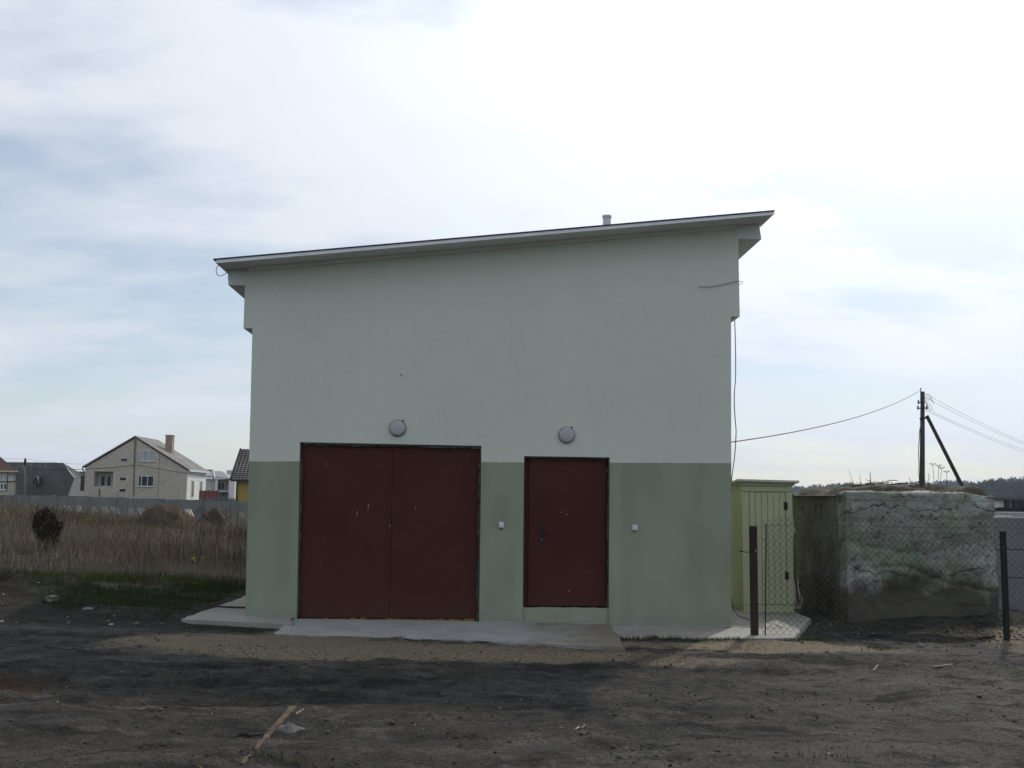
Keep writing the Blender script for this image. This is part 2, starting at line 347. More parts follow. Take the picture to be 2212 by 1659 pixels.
def blades(base, h, wd, lean, az=None):
    """bent triangular strips: base (n,3), heights, widths, lean distance -> verts, tri faces"""
    n = len(base); az = rng.uniform(0, 2*np.pi, n) if az is None else az
    d = np.stack([np.cos(az), np.sin(az), np.zeros(n)], 1); q = rng.uniform(0, np.pi, n)
    s = np.stack([np.cos(q), np.sin(q), np.zeros(n)], 1)*(wd/2)[:, None]
    m = base + d*(lean*.3)[:, None]; m[:, 2] += h*.6
    tp = base + d*lean[:, None]; tp[:, 2] += h
    V = np.stack([base-s, base+s, m+s*.7, m-s*.7, tp], 1).reshape(-1, 3)
    k = (np.arange(n)*5)[:, None]
    Fq = np.concatenate([k+np.array([[0, 1, 2]]), k+np.array([[0, 2, 3]]), k+np.array([[3, 2, 4]])], 0)
    return V, Fq
def leafballs(cent, rad, n, size):
    """random small triangles spread through ellipsoids"""
    V = []
    for c, r_ in zip(cent, rad):
        p = rng.normal(size=(n, 3)); p /= np.linalg.norm(p, axis=1)[:, None]; p *= (rng.random(n)**.45)[:, None]
        p = np.array(c)+p*np.array(r_)
        tri = p[:, None, :]+rng.normal(size=(n, 3, 3))*size
        V.append(tri.reshape(-1, 3))
    V = np.concatenate(V); return V, np.arange(len(V)).reshape(-1, 3)

# ------------------------------------------------------------------ ground
def axis_pts(lo, hi, step, far, growth=1.16):
    a = list(np.arange(lo, hi+1e-6, step)); s = step; v = hi
    while v < far: s *= growth; v += s; a.append(v)
    s = step; v = lo; pre = []
    while v > -far: s *= growth; v -= s; pre.append(v)
    return np.array(pre[::-1]+a)
gx = axis_pts(-8, 9, .065, 1750); gy = axis_pts(-9.5, 5, .05, 1750)
X, Y = np.meshgrid(gx, gy, indexing='ij'); Z = Hn(X, Y)
nx, ny = X.shape; idx = np.arange(nx*ny).reshape(nx, ny)
Fg = np.stack([idx[:-1, :-1], idx[1:, :-1], idx[1:, 1:], idx[:-1, 1:]], -1).reshape(-1, 4)
M_gr = bpy.data.materials.new('yard_ground'); M_gr.use_nodes = True
ground = fastmesh('ground', np.stack([X, Y, Z], -1).reshape(-1, 3), Fg, M_gr, 'structure', smooth=True)
def attr(name, arr):
    a = ground.data.attributes.new(name, 'FLOAT', 'POINT'); a.data.foreach_set('value', np.clip(arr, 0, 1).astype(np.float32).ravel())
def blob(cx, cy, rx, ry, k=.9, s=1.2): return np.clip(1.25-((X-cx)/rx)**2-((Y-cy)/ry)**2+k*fbm(X*s+cx, Y*s*1.8+cy, 4), 0, 1)
sand = np.maximum.reduce([blob(-2.2, -2.05, 1.9, 1.2, .8), blob(-1.9, -2.6, 1.7, .9, .9), blob(-.2, -2.3, 2.5, .75, .8), blob(2.9, -1.55, 1.6, .33), blob(4.3, -1.35, 1.1, .3), .9*blob(6.9, -.9, .7, .4), .85*blob(7.6, .2, 1.5, .8), .5*blob(1.2, -2.6, 2., .5)])
rustp = .8*blob(-4.3, -4.9, .9, .45)
green = np.maximum.reduce([blob(-5.0, 1.4, 1.5, .9)*.8, blob(-4.6, 3.2, 2, 1.8)*.6, .75*blob(2.6, -1.15, 1.1, .12), .7*blob(4.4, -1.0, .4, .15), .5*blob(6.5, -3.1, 1.2, .4)])
field = ss((-X-3.6)/1.5)*ss((Y-2.2)/2.5)
field = np.maximum(field, ss((Y-5)/6)*ss((X-3)/3)); field = np.maximum(field, ss((np.hypot(X, Y)-22)/10))
pale = np.clip(.12+ss((X-.5)/5)*.6 + fbm(X*.4+3, Y*.9, 4)*.9, 0, 1)*(1-ss((Y+1.2)/.8))
brown = np.clip(.25+fbm(X*.5+9, Y*1.1+2, 4)*1.3, 0, 1)
spoil = np.maximum(blob(-6.6, 1.5, 1.5, 1.2, .5), .8*blob(-5.4, -.3, 2.2, .7, .9))
for nm, ar in (('spoil', spoil), ('sand', sand), ('rust', rustp), ('green', green), ('field', field), ('pale', pale), ('brown', brown)): attr(nm, ar)
t = M_gr.node_tree; b = next(n for n in t.nodes if n.type == 'BSDF_PRINCIPLED')
def at(nm): n = N('ShaderNodeAttribute', t, attribute_name=nm); return n.outputs['Fac']
fine = tnoise(t, 38, 6, .72); mid = tnoise(t, 7, 6, .65); grit = N('ShaderNodeTexVoronoi', t); grit.inputs['Scale'].default_value = 55; link(t, N('ShaderNodeTexCoord', t).outputs['Object'], grit.inputs[0])
c = mixc(t, ramp(t, mid, [(.3, 0.), (.7, 1.)]), (.020, .020, .021), (.086, .081, .074))
c = mixc(t, mth(t, 'MULTIPLY', at('brown'), .75), c, mixc(t, mid, (.044, .036, .027), (.115, .094, .069)))
c = mixc(t, mth(t, 'MULTIPLY', at('pale'), 1.0, clamp=True), c, mixc(t, mid, (.10, .093, .088), (.235, .215, .20)))
strk = tnoise(t, 1.6, 7, .68, smap(t, (.7, 2.4, 1)), .4)
c = mixc(t, ramp(t, strk, [(.50, 0.), (.60, .85)]), c, mixc(t, mid, (.012, .0125, .013), (.030, .029, .028)))
strk2 = tnoise(t, 2.1, 7, .7, smap(t, (.8, 2.0, 2)), .3)
c = mixc(t, ramp(t, strk2, [(.53, 0.), (.64, .7)]), c, (.16, .14, .12))
edge = mth(t, 'ADD', at('sand'), mth(t, 'MULTIPLY', mth(t, 'SUBTRACT', mid, .5), .9))
c = mixc(t, ramp(t, edge, [(.25, 0.), (.8, .9)]), c, mixc(t, fine, (.27, .215, .145), (.42, .35, .25)))
c = mixc(t, at('rust'), c, (.13, .075, .035))
c = mixc(t, mth(t, 'MULTIPLY', at('spoil'), .85), c, mixc(t, mid, (.014, .012, .009), (.045, .036, .026)))
c = mixc(t, ramp(t, mth(t, 'ADD', at('green'), mth(t, 'MULTIPLY', mth(t, 'SUBTRACT', fine, .5), .8)), [(.2, 0.), (.8, .8)]), c, (.040, .058, .020))
c = mixc(t, mth(t, 'MULTIPLY', at('field'), .9), c, mixc(t, mid, (.026, .022, .014), (.062, .052, .031)))
c = mixc(t, ramp(t, fine, [(.3, 0.), (.72, 1.)]), mixc(t, 1., c, (.42, .42, .42), 'MULTIPLY'), mixc(t, 1., c, (1.55, 1.55, 1.55), 'MULTIPLY'))
c = mixc(t, ramp(t, grit.outputs['Distance'], [(.10, .55), (.2, 0.)]), c, mixc(t, 1., c, (1.9, 1.9, 1.9), 'MULTIPLY'))
link(t, c, b.inputs['Base Color']); b.inputs['Roughness'].default_value = .95; b.inputs['Specular IOR Level'].default_value = .2
bp = N('ShaderNodeBump', t); bp.inputs['Strength'].default_value = 1.; bp.inputs['Distance'].default_value = .10
link(t, mth(t, 'ADD', mth(t, 'MULTIPLY', mid, 1.2), fine), bp.inputs['Height']); link(t, bp.outputs[0], b.inputs['Normal'])

# ------------------------------------------------------------------ paving round the building
def slab(name, pts, th, m, n=14, jit=.02):
    """pts: outline with top z; edges broken up a little, thickness th"""
    o = []
    for i, p in enumerate(pts):
        a, b_ = Vector(p), Vector(pts[(i+1) % len(pts)]); k = max(2, int((b_-a).length/.12))
        d = (b_-a).normalized(); s = Vector((-d.y, d.x, 0))
        for j in range(k): o.append(a.lerp(b_, j/k)+s*(random.uniform(-jit, jit) if j else 0))
    mb = MB(); mb.prism([q-Vector((0, 0, th)) for q in o], (0, 0, th)); ob = mb.build(name, m); tag(ob, kind='structure')
    return bevel(ob, .006, 2)
slab('pavement', [G(391, 1337, .045), G(632, 1347, .04), (-2.42, .03, .06), (-2.95, .03, .062), (-2.95, 8, .062), (-3.7, 8, .05), (-3.62, 2.6, .05)], .16, M_conc)
slab('pavement', [G(592, 1368, -.005), G(1000, 1381, -.012), G(1350, 1397, -.035), (1.82, -.02, -.012), (.4, .0, .012), (-2.36, .1, .026)], .17, M_apron)
slab('pavement', [G(1335, 1379, -.052), G(1715, 1378, -.062), G(1752, 1336, -.06), (5.0, 4.2, -.055), (3.4, 4.4, -.04), (3.4, .06, -.028), (1.78, .02, -.02)], .15, M_conc)

# ------------------------------------------------------------------ main building
DEP = 8.0
B = empty('plastered_garage_building', (0, 0, 0), 'tall two-tone green plastered garage building with maroon doors and sloping flat roof', 'building')
RL, RR = P(461, 559, -.43), P(1673, 454, -.43)
rs = (RR.z-RL.z)/(RR.x-RL.x)
def rz(x): return RL.z + (x-RL.x)*rs
TH = .056
def top(x): return rz(x)-TH-.002
gTL, gTR, gBR, gBL = (-2.359, 2.355), (.072, 2.336), (.074, .02), (-2.326, .02)
dTL, dTR, dBL, dBR = (.648, 2.206), (1.807, 2.202), (.649, .2), (1.796, .203)
zb = -.35
def pt(x, z, Y=0): return (x, Y, z)
cols = [
 [(-2.995, zb), (gBL[0], zb), gBL, gTL, (gTL[0], top(gTL[0])), (-3.174, top(-3.174)), (-3.171, 3.886), (-3.05, 3.886)],
 [gTL, gTR, (gTR[0], top(gTR[0])), (gTL[0], top(gTL[0]))],
 [(gBR[0], zb), (dBL[0], zb), dBL, dTL, (dTL[0], top(dTL[0])), (gTR[0], top(gTR[0])), gTR, gBR],
 [dTL, dTR, (dTR[0], top(dTR[0])), (dTL[0], top(dTL[0]))],
 [(dBR[0], zb), (3.437, zb), (3.484, 4.16), (3.605, 4.16), (3.596, top(3.596)), (dTR[0], top(dTR[0])), dTR, dBR]]
wm = MB()
for c_ in cols: wm.add([pt(*q) for q in c_], [tuple(range(len(c_)))])
sil = [(-2.995, zb), (-3.05, 3.886), (-3.171, 3.886), (-3.174, top(-3.174)), (3.596, top(3.596)), (3.605, 4.16), (3.484, 4.16), (3.437, zb)]
for a, b_ in zip(sil[:-1], sil[1:]): wm.add([pt(*a), pt(*b_), pt(*b_, DEP), pt(*a, DEP)], [(0, 1, 2, 3)])
wm.add([pt(*q, DEP) for q in sil], [tuple(range(len(sil)))])
RV = .16
for loop in ([(gBL[0], zb), gBL, gTL, gTR, gBR, (gBR[0], zb)], [(dBL[0], zb), dBL, dTL, dTR, dBR, (dBR[0], zb)]):
    for a, b_ in zip(loop[:-1], loop[1:]): wm.add([pt(*a), pt(*b_), pt(*b_, RV), pt(*a, RV)], [(0, 1, 2, 3)])
wall = wm.build('wall', M_wall, B)
# rough unpainted edges of the openings
def jag(name, x0, z0, x1, z1, wmin, wmax, inward, Y, n=34):
    mb = MB(); a, b_ = Vector((x0, Y, z0)), Vector((x1, Y, z1)); iv = Vector(inward)
    o = []; q = []
    for i in range(n+1):
        p = a.lerp(b_, i/n); o.append(p-iv*.006); q.append(p+iv*random.uniform(wmin, wmax))
    V = o+q; V2 = [v+Vector((0, .03, 0)) for v in V]; m_ = n+1
    f = [(i, i+1, m_+i+1, m_+i) for i in range(n)]; k = 2*m_
    f += [(k+m_+i, k+m_+i+1, k+i+1, k+i) for i in range(n)] + [(m_+i, m_+i+1, k+m_+i+1, k+m_+i) for i in range(n)]
    return mb.add(V+V2, f).build(name, M_jamb, B)
jag('jamb_edge', *gBL, *gTL, .012, .045, (1, 0, 0), .012)
jag('jamb_edge', gTL[0]+.05, gTL[1], gTR[0]-.04, gTR[1], .018, .05, (0, 0, -1), .012, 50)
jag('jamb_edge', *gBR, *gTR, .012, .05, (-1, 0, 0), .012)
jag('jamb_edge', *dBL, *dTL, .004, .022, (1, 0, 0), .012)
jag('jamb_edge', dTL[0]+.025, dTL[1], dTR[0]-.03, dTR[1], .012, .03, (0, 0, -1), .012)
jag('jamb_edge', *dBR, *dTR, .010, .035, (-1, 0, 0), .012)
# garage door
xm = P(845, 1150, .07).x
gd = MB().box((gTL[0]-.02, .105, .0), (gTR[0]+.01, .15, 2.35)).build('garage_door', M_red, B)
for x0, x1 in ((gTL[0]+.012, xm-.0015), (xm+.0015, gTR[0]-.012)):
    bevel(MB().add([(x0 if x0 > -2 else gBL[0]+.012, .06, .042), (x1, .06, .038), (x1, .06, 2.31), (x0, .06, 2.325),
              (x0 if x0 > -2 else gBL[0]+.012, .103, .042), (x1, .103, .038), (x1, .103, 2.31), (x0, .103, 2.325)],
             [(0,1,2,3),(4,7,6,5),(0,4,5,1),(1,5,6,2),(2,6,7,3),(3,7,4,0)]).build('leaf', M_red, gd), .004, 1)
for z_ in (.32, 2.0):
    for x_ in (gTL[0]+.035, gTR[0]-.035): MB().tube([(x_, .05, z_-.07), (x_, .05, z_+.07)], .013, 10).build('hinge', M_red, gd)
MB().tube([(xm+.03, .052, 1.19), (xm+.03, .040, 1.19)], .012, 10).build('keyhole', M_hinge, gd)
ys = MB(); xs_ = np.linspace(gBL[0]+.35, gBR[0]-.06, 30)
for a, b_ in zip(xs_[:-1], xs_[1:]):
    ys.box((a, .030+random.uniform(0, .006), .0), (b_, .0595, .034+random.uniform(-.010, .008)))
ys.build('threshold_strip', M_yel, gd)
def scratch(par, x, y, l, w_, Y, sl=.1):
    a = P(x, y, Y); MB().add([a, a+Vector((w_, 0, .004)), a+Vector((w_*.7-sl*l, 0, -l)), a+Vector((-sl*l, 0, -l))], [(0, 1, 2, 3)]).build('scratch', M_chip, par)
for s_ in ((704, 1000, .04, .006), (796, 1088, .09, .007), (772, 1103, .085, .006), (898, 1094, .05, .006), (842, 1135, .02, .012), (930, 1150, .02, .004), (700, 1168, .03, .004)): scratch(gd, *s_, .0575)
# entrance door
ed = MB().box((dTL[0]-.01, .11, .205), (dTR[0]+.01, .15, 2.205)).build('entrance_door', M_red, B)
bevel(MB().box((dTL[0]+.07, .072, .215), (dTR[0]-.035, .108, 2.185)).build('leaf', M_red, ed), .004, 1)
MB().box((dTL[0]+.004, .085, .205), (dTL[0]+.066, .109, 2.2)).build('frame_bar', M_red, ed)
hp = P(1170, 1154, .06)
hm = MB().lathe((hp.x, .0715, hp.z), (0, -1, 0), [(.001, 0), (.001, .001)], 4)
hb = bevel(MB().box((hp.x-.018, .062, hp.z-.13), (hp.x+.018, .0715, hp.z+.13)).build('handle_plate', M_hinge, ed), .006, 2)
MB().tube([(hp.x, .062, hp.z+.015), (hp.x, .02, hp.z+.015), (hp.x+.015, .013, hp.z+.015), (hp.x+.12, .013, hp.z+.012)], .0085, 8).build('handle', M_hinge, ed)
MB().tube([(hp.x, .064, hp.z-.07), (hp.x, .054, hp.z-.07)], .013, 10).build('lock_cylinder', M_lampr, ed)
for z_ in (.46, 1.98): MB().tube([(dTR[0]-.03, .066, z_-.06), (dTR[0]-.03, .066, z_+.06)], .012, 10).build('hinge', M_red, ed)
for s_ in ((1228, 1275, .03, .008), (1210, 1260, .02, .005), (1222, 1110, .01, .03), (1212, 1106, .006, .03)): scratch(ed, *s_, .070)
a = P(1145, 1010, .083); MB().box((a.x, .081, 1.42), (a.x+.004, .0845, 2.06)).build('scratch', M_chip, ed)
sm = MB(); xs_ = np.linspace(dBL[0]-.01, dBR[0]+.01, 26)
tops = [.198+random.uniform(-.008, .004) for _ in xs_]
sm.prism([(x_, .03, z_) for x_, z_ in zip(xs_, tops)]+[(dBR[0]+.01, .03, zb), (dBL[0]-.01, .03, zb)], (0, .12, 0))
sm.build('door_sill', M_sill, B)
# plaster crumbs and mortar along the foot of the wall
cm = MB()
for i in range(46):
    x_ = random.choice((random.uniform(-2.9, -2.4), random.uniform(2.0, 3.4), random.uniform(1.3, 1.6), random.uniform(.1, .65)))
    if gBL[0] < x_ < gBR[0]: continue
    zf = np.interp(x_, [-3, .2, 1.8, 3.44], [.062, .016, -.012, -.028]); s_ = random.uniform(.015, .075); h_ = random.uniform(.003, .014); y_ = -random.uniform(.0, .035)
    cm.add([(x_-s_, .004, zf-.01), (x_+s_, .004, zf-.01), (x_+s_*.6, y_-.012, zf-.01), (x_-s_*.7, y_-.012, zf-.01), (x_-s_*.5, -.003, zf+h_), (x_+s_*.4, -.003, zf+h_*.8)], [(0,1,2,3),(3,2,5,4),(0,4,5,1),(0,3,4),(1,5,2)])
tag(cm.build('mortar_crumbs', M_conc, B), kind='stuff')
# roof
roof = MB(); ov = .43
def rpoly(x0, x1, dz0, y): return [(x0, y, rz(x0)+dz0), (x1, y, rz(x1)+dz0)]
def rslab(x0, x1, y0, y1, d0, d1):
    mb = MB(); v = []
    for y_ in (y0, y1): v += [(x0, y_, rz(x0)+d0), (x1, y_, rz(x1)+d0), (x1, y_, rz(x1)+d1), (x0, y_, rz(x0)+d1)]
    return mb.add(v, [(0,1,2,3),(7,6,5,4),(0,4,5,1),(1,5,6,2),(2,6,7,3),(3,7,4,0)])
rf = rslab(RL.x+.03, RR.x-.008, -ov+.022, DEP+.4, -TH, -.018).build('roof', M_soffit, B)
rslab(RL.x, RR.x, -ov-.012, DEP+.43, -.0165, 0).build('roof_felt', M_felt, rf)
xs_ = [RL.x+.03, -1.2, 1.35, RR.x-.002]
for a, b_ in zip(xs_[:-1], xs_[1:]): rslab(a+.002, b_-.002, -ov, -ov+.0205, -.062, -.0175).build('fascia', M_fascia, rf)
rslab(-3.14, 3.57, -.035, .0-.002, -TH-.05, -TH-.001).build('cornice_batten', M_soffit, rf)
def eavebox(inner, outer_t, outer_b, zt_i, zt_o, zb_):
    mb = MB(); f = [(inner, zt_i), (outer_t, zt_o), (outer_b, zb_), (inner, zb_)]
    return bevel(mb.prism([(q[0], .03, q[1]) for q in f], (0, DEP-.06, 0)).build('eave_box', M_box, rf), .004, 1)
a, b_ = P(491.3, 587, .03), P(493, 616, .03)
eavebox(-3.165, a.x, b_.x, top(-3.165)-.001, top(a.x)-.001, b_.z)
a, b_ = P(1640, 492, .03), P(1645, 517, .03)
eavebox(3.59, a.x, b_.x, top(3.59)-.001, top(a.x)-.001, b_.z)
vp = P(1311, 476, 1.6)
MB().lathe((vp.x, 1.6, rz(vp.x)-.01), (0, 0, 1), [(.062, 0), (.062, P(1311, 470, 1.6).z-rz(vp.x)), (.072, P(1311, 469, 1.6).z-rz(vp.x)), (.072, P(1311, 466, 1.6).z-rz(vp.x)+.01), (.05, P(1311, 466, 1.6).z-rz(vp.x)+.012)], 24).build('vent_pipe', M_white, B)
# wall lamps, switches: separate things fixed to the wall
for (x_, y_), lb in zip(((859, 925), (1224, 940)), ('round grey bulkhead lamp above the wide garage door', 'round grey bulkhead lamp above the narrow entrance door')):
    p = P(x_, y_, 0); L = empty('wall_lamp', (p.x, 0, p.z), lb, 'lamp', 'round lamps on the facade')
    MB().lathe((p.x, -.001, p.z), (0, -1, 0), [(.113, 0), (.113, .022), (.106, .030)], 40).build('base_ring', M_lampr, L, True)
    MB().lathe((p.x, -.030, p.z), (0, -1, 0), [(.104, 0), (.103, .010), (.098, .018), (.085, .024), (.05, .030), (.004, .032)], 40).build('glass_shade', M_lampg, L, True)
    MB().box((p.x+.06, -.012, p.z+.098), (p.x+.078, -.001, p.z+.116)).build('clip', M_dark, L)
for (x_, y_), lb in zip(((1083, 1134), (1371, 1140)), ('small white square switch between the garage door and the entrance door', 'small white square switch on the wall right of the entrance door')):
    p = P(x_, y_, 0); L = empty('light_switch', (p.x, 0, p.z), lb, 'switch', 'switches on the facade')
    bevel(MB().box((p.x-.036, -.034, p.z-.038), (p.x+.036, -.001, p.z+.038)).build('housing', M_white, L), .009, 2)
    bevel(MB().box((p.x-.022, -.041, p.z-.024), (p.x+.022, -.0345, p.z+.024)).build('rocker', M_white, L), .004, 2)
    MB().tube([(p.x, -.016, p.z-.037), (p.x, -.016, p.z-.052)], .009, 10).build('cable_gland', M_dark, L)
p = P(865, 808, 0)
tag(MB().tube([(p.x, .002, p.z), (p.x, -.05, p.z-.004), (p.x+.012, -.055, p.z-.012), (p.x+.01, -.05, p.z-.022)], .0055, 6).build('wall_hook', M_hinge), 'tiny dark hook sticking out of the wall high above the garage door', 'hook')
# loose wires
def wire(name, pts, r, label, cat='cable', m=M_cable, sm_=True):
    return tag(MB().tube(pts, r, 6).build(name, m, None, sm_), label, cat)
def spline(pts, n=8):
    pts = [Vector(p) for p in pts]; o = []
    for i in range(len(pts)-1):
        p0, p1, p2, p3 = pts[max(i-1, 0)], pts[i], pts[i+1], pts[min(i+2, len(pts)-1)]
        for j in range(n):
            s_ = j/n; o.append(.5*((2*p1)+(-p0+p2)*s_+(2*p0-5*p1+4*p2-p3)*s_*s_+(-p0+3*p1-3*p2+p3)*s_**3))
    return o+[pts[-1]]
wire('stray_wire', spline([P(1508, 619, -.012), P(1530, 620, -.02), P(1555, 616, -.02), P(1592, 608, -.02), P(1604, 609.5, .02), P(1598, 615, .05), P(1590, 620, .12)]), .0035, 'loose bent wire sticking out of the upper wall near the right eave', 'wire', M_wire)
wire('wire_loop', spline([P(480, 570, -.3), P(471, 574, -.3), P(467, 585, -.28), P(470, 594, -.25), P(478, 596, -.2), P(487, 591, -.1), P(494, 588, .02)]), .0045, 'thin wire loop hanging from the low left end of the roof', 'wire', M_wire)
hp_ = [P(1587, 690, .25), P(1588.5, 740, .25), P(1589, 810, .25), P(1586, 860, .25), P(1588, 905, .22), P(1590, 935, .22), P(1587, 985, .2), P(1583, 1015, .2), P(1579, 1060, .2), P(1577, 1180, .2), P(1578, 1262, .2), P(1580, 1290, .15), P(1584, 1312, .1), P(1592, 1326, .0), P(1604, 1334, -.12)]
g1, g2, g3 = G(1628, 1341, -.045), G(1660, 1345, -.05), G(1690, 1356, -.052)
wire('hanging_cable', spline(hp_+[g1, g2, g3]), .0065, 'black cable hanging down the right corner of the building onto the slab', 'cable')
p = P(474, 1302, .9)
tag(MB().tube([(-3.75, 1.0, .085), (-3.4, .95, .075), (-3.06, .9, .077)], .014, 6).build('iron_rod', M_rust), 'thin rusty rod lying on the slab at the left corner of the building', 'rod')

# ------------------------------------------------------------------ outhouse
OY = 2.0; oz = -.055
o0 = P(1606, 1322, OY).x; o1 = P(1716, 1322, OY).x; otop = P(1660, 1040, OY).z
O = empty('outhouse', ((o0+o1)/2, OY+.5, oz), 'narrow pale green board outhouse with black hinges beside the garage building', 'outhouse')
def ox(cx): return o0+(cx-205)/(570-205)*(o1-o0)
def ozz(cy): return P(1660, (1700+cy*.5244)/1.736, OY).z
OD = .95
MB().box((o0+.025, OY+.03, oz), (o1-.025, OY+OD-.01, otop-.02)).build('core', M_out, O)
for cx0, cx1 in ((205, 255), (523, 570)): bevel(MB().box((ox(cx0), OY, ozz(1083)), (ox(cx1), OY+.028, ozz(277))).build('stile', M_out, O), .004, 1)
bevel(MB().box((ox(205), OY, oz), (ox(570), OY+.028, ozz(1087))).build('bottom_rail', M_out, O), .004, 1)
bevel(MB().box((ox(205), OY, ozz(273)), (ox(570), OY+.028, ozz(237))).build('lintel_board', M_out, O), .004, 1)
bevel(MB().box((ox(205), OY-.004, ozz(233)), (ox(570), OY+.028, otop-.008)).build('top_board', M_out, O), .004, 1)
dr = MB().box((ox(258), OY+.016, ozz(1082)), (ox(520), OY+.0285, ozz(282))).build('door', M_out, O)
e = [258, 301, 345, 389, 433, 477, 520]
for a, b_ in zip(e[:-1], e[1:]): bevel(MB().box((ox(a)+.0035, OY+.001+random.uniform(0, .003), ozz(1081)), (ox(b_)-.0035, OY+.0155, ozz(283))).build('board', M_out, dr), .003, 1)
for cy_ in (375, 873):
    h_ = MB().box((ox(507), OY-.005, ozz(cy_+28)), (ox(535), OY-.0005, ozz(cy_-28))).build('hinge', M_hinge, O)
    MB().tube([(ox(521), OY-.008, ozz(cy_+28)), (ox(521), OY-.008, ozz(cy_-28))], .006, 8).build('pin', M_hinge, h_)
    for dx in (-9, 9):
        for dy in (-16, 16): MB().tube([(ox(521+dx), OY-.0045, ozz(cy_+dy)), (ox(521+dx), OY-.0085, ozz(cy_+dy))], .005, 6).build('screw', M_lampr, h_)
nb = 10
for side in (0, 1):
    for i in range(nb):
        a = OY+.03+(OD-.04)*i/nb; b_ = OY+.03+(OD-.04)*(i+1)/nb
        xx = (o0+random.uniform(0, .003), o0+.0235) if not side else (o1-.0235, o1-random.uniform(0, .003))
        bevel(MB().box((xx[0], a+.0025, oz), (xx[1], b_-.0025, otop-.01)).build('side_board', M_out, O), .003, 1)
orf = MB(); zr = otop
rfv = [(o0-.09, OY-.10, zr-.004), (o1+.085, OY-.10, zr-.018), (o1+.085, OY+OD+.1, zr-.10), (o0-.09, OY+OD+.1, zr-.086)]
bevel(orf.prism(rfv, (0, 0, .036)).build('roof_board', mat('outhouse_roof', (.47, .48, .43), .8, .1, 4), O), .004, 1)
rb = [(o1-.005, OY+.03, zr-.09), (o1+.05, OY+.03, zr-.05), (o1+.05, OY+.03, zr-.018), (o1-.005, OY+.03, zr-.018)]
bevel(MB().prism(rb, (0, .06, 0)).build('bracket', M_out, O), .004, 1)

# ------------------------------------------------------------------ concrete block with soil on top
bl = P(1817, 1200, 1.15); br_ = P(2151, 1200, 1.35)
bx0, bx1, by0 = bl.x, br_.x, 1.2
zt = P(1980, 1064, 1.2).z
K = empty('concrete_block', ((bx0+bx1)/2, 2.2, 0), 'massive cracked grey-green concrete block with earth on its top behind the wire fence', 'concrete block')
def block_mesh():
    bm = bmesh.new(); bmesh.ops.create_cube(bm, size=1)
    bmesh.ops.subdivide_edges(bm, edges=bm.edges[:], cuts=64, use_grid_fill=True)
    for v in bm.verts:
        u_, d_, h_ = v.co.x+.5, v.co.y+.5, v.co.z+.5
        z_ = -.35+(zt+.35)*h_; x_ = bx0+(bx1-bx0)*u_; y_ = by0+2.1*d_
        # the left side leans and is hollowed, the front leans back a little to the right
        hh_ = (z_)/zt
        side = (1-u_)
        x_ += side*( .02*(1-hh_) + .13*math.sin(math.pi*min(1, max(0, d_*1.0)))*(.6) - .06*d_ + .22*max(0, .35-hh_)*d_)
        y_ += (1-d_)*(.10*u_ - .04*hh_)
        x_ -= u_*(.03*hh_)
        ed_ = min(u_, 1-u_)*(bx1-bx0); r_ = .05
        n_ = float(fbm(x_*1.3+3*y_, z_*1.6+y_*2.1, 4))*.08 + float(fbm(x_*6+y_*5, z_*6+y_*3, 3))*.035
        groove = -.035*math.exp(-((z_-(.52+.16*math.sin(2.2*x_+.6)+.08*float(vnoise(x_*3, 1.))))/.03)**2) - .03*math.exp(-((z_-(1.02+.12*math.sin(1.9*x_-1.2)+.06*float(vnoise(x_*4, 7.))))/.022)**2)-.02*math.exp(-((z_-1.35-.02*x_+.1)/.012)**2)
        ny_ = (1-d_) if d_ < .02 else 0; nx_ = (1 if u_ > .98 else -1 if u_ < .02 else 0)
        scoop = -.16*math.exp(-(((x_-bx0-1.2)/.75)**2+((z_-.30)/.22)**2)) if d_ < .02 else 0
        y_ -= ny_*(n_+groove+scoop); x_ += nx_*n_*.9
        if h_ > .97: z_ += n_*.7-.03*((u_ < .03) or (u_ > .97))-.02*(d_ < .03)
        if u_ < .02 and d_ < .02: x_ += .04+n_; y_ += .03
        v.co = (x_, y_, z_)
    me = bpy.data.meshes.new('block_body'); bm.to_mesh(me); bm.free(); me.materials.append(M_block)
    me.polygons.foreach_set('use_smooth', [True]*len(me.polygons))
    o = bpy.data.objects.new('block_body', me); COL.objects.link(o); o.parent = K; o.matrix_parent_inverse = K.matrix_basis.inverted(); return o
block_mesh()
# earth cap
nn = 60; mb = MB(); V = []
for i in range(nn+1):
    for j in range(nn+1):
        u_, v_ = i/nn, j/nn; x_ = bx0-.06+(bx1-bx0+.06)*u_; y_ = by0-.03+.10*u_+2.05*v_
        e_ = min(u_, 1-u_, v_, 1-v_); ed_ = float(ss(e_/.07)); zz_ = zt-.06+ed_*(.10+.09*float(fbm(x_*2.1, y_*2.1, 4))+.03*float(fbm(x_*6, y_*6, 3)))
        zz_ += .10*math.exp(-(((x_-bx0-.95)/.5)**2+((y_-by0-.7)/.5)**2))*ed_+.05*math.exp(-(((x_-bx0-1.95)/.35)**2+((y_-by0-.5)/.4)**2))*ed_
        jx = .03*float(vnoise(x_*7, y_*7))*(1-ed_); V.append((x_+jx, y_+jx, zz_))
fa = [(i*(nn+1)+j, (i+1)*(nn+1)+j, (i+1)*(nn+1)+j+1, i*(nn+1)+j+1) for i in range(nn) for j in range(nn)]
cap = mk('soil_cap', V, fa, M_soil, K, True)
def captop(x_, y_): return zt+.04
n_ = 1300; bs = np.stack([rng.uniform(bx0-.02, bx1-.15, n_), by0+.03+1.6*rng.random(n_)**2.5, np.full(n_, zt+.0)], 1)
V, Fq = blades(bs, rng.uniform(-.02, .12, n_)*rng.random(n_), np.full(n_, .006), rng.uniform(.02, .12, n_)); o = fastmesh('dry_tufts', V, Fq, M_straw, 'stuff', K)
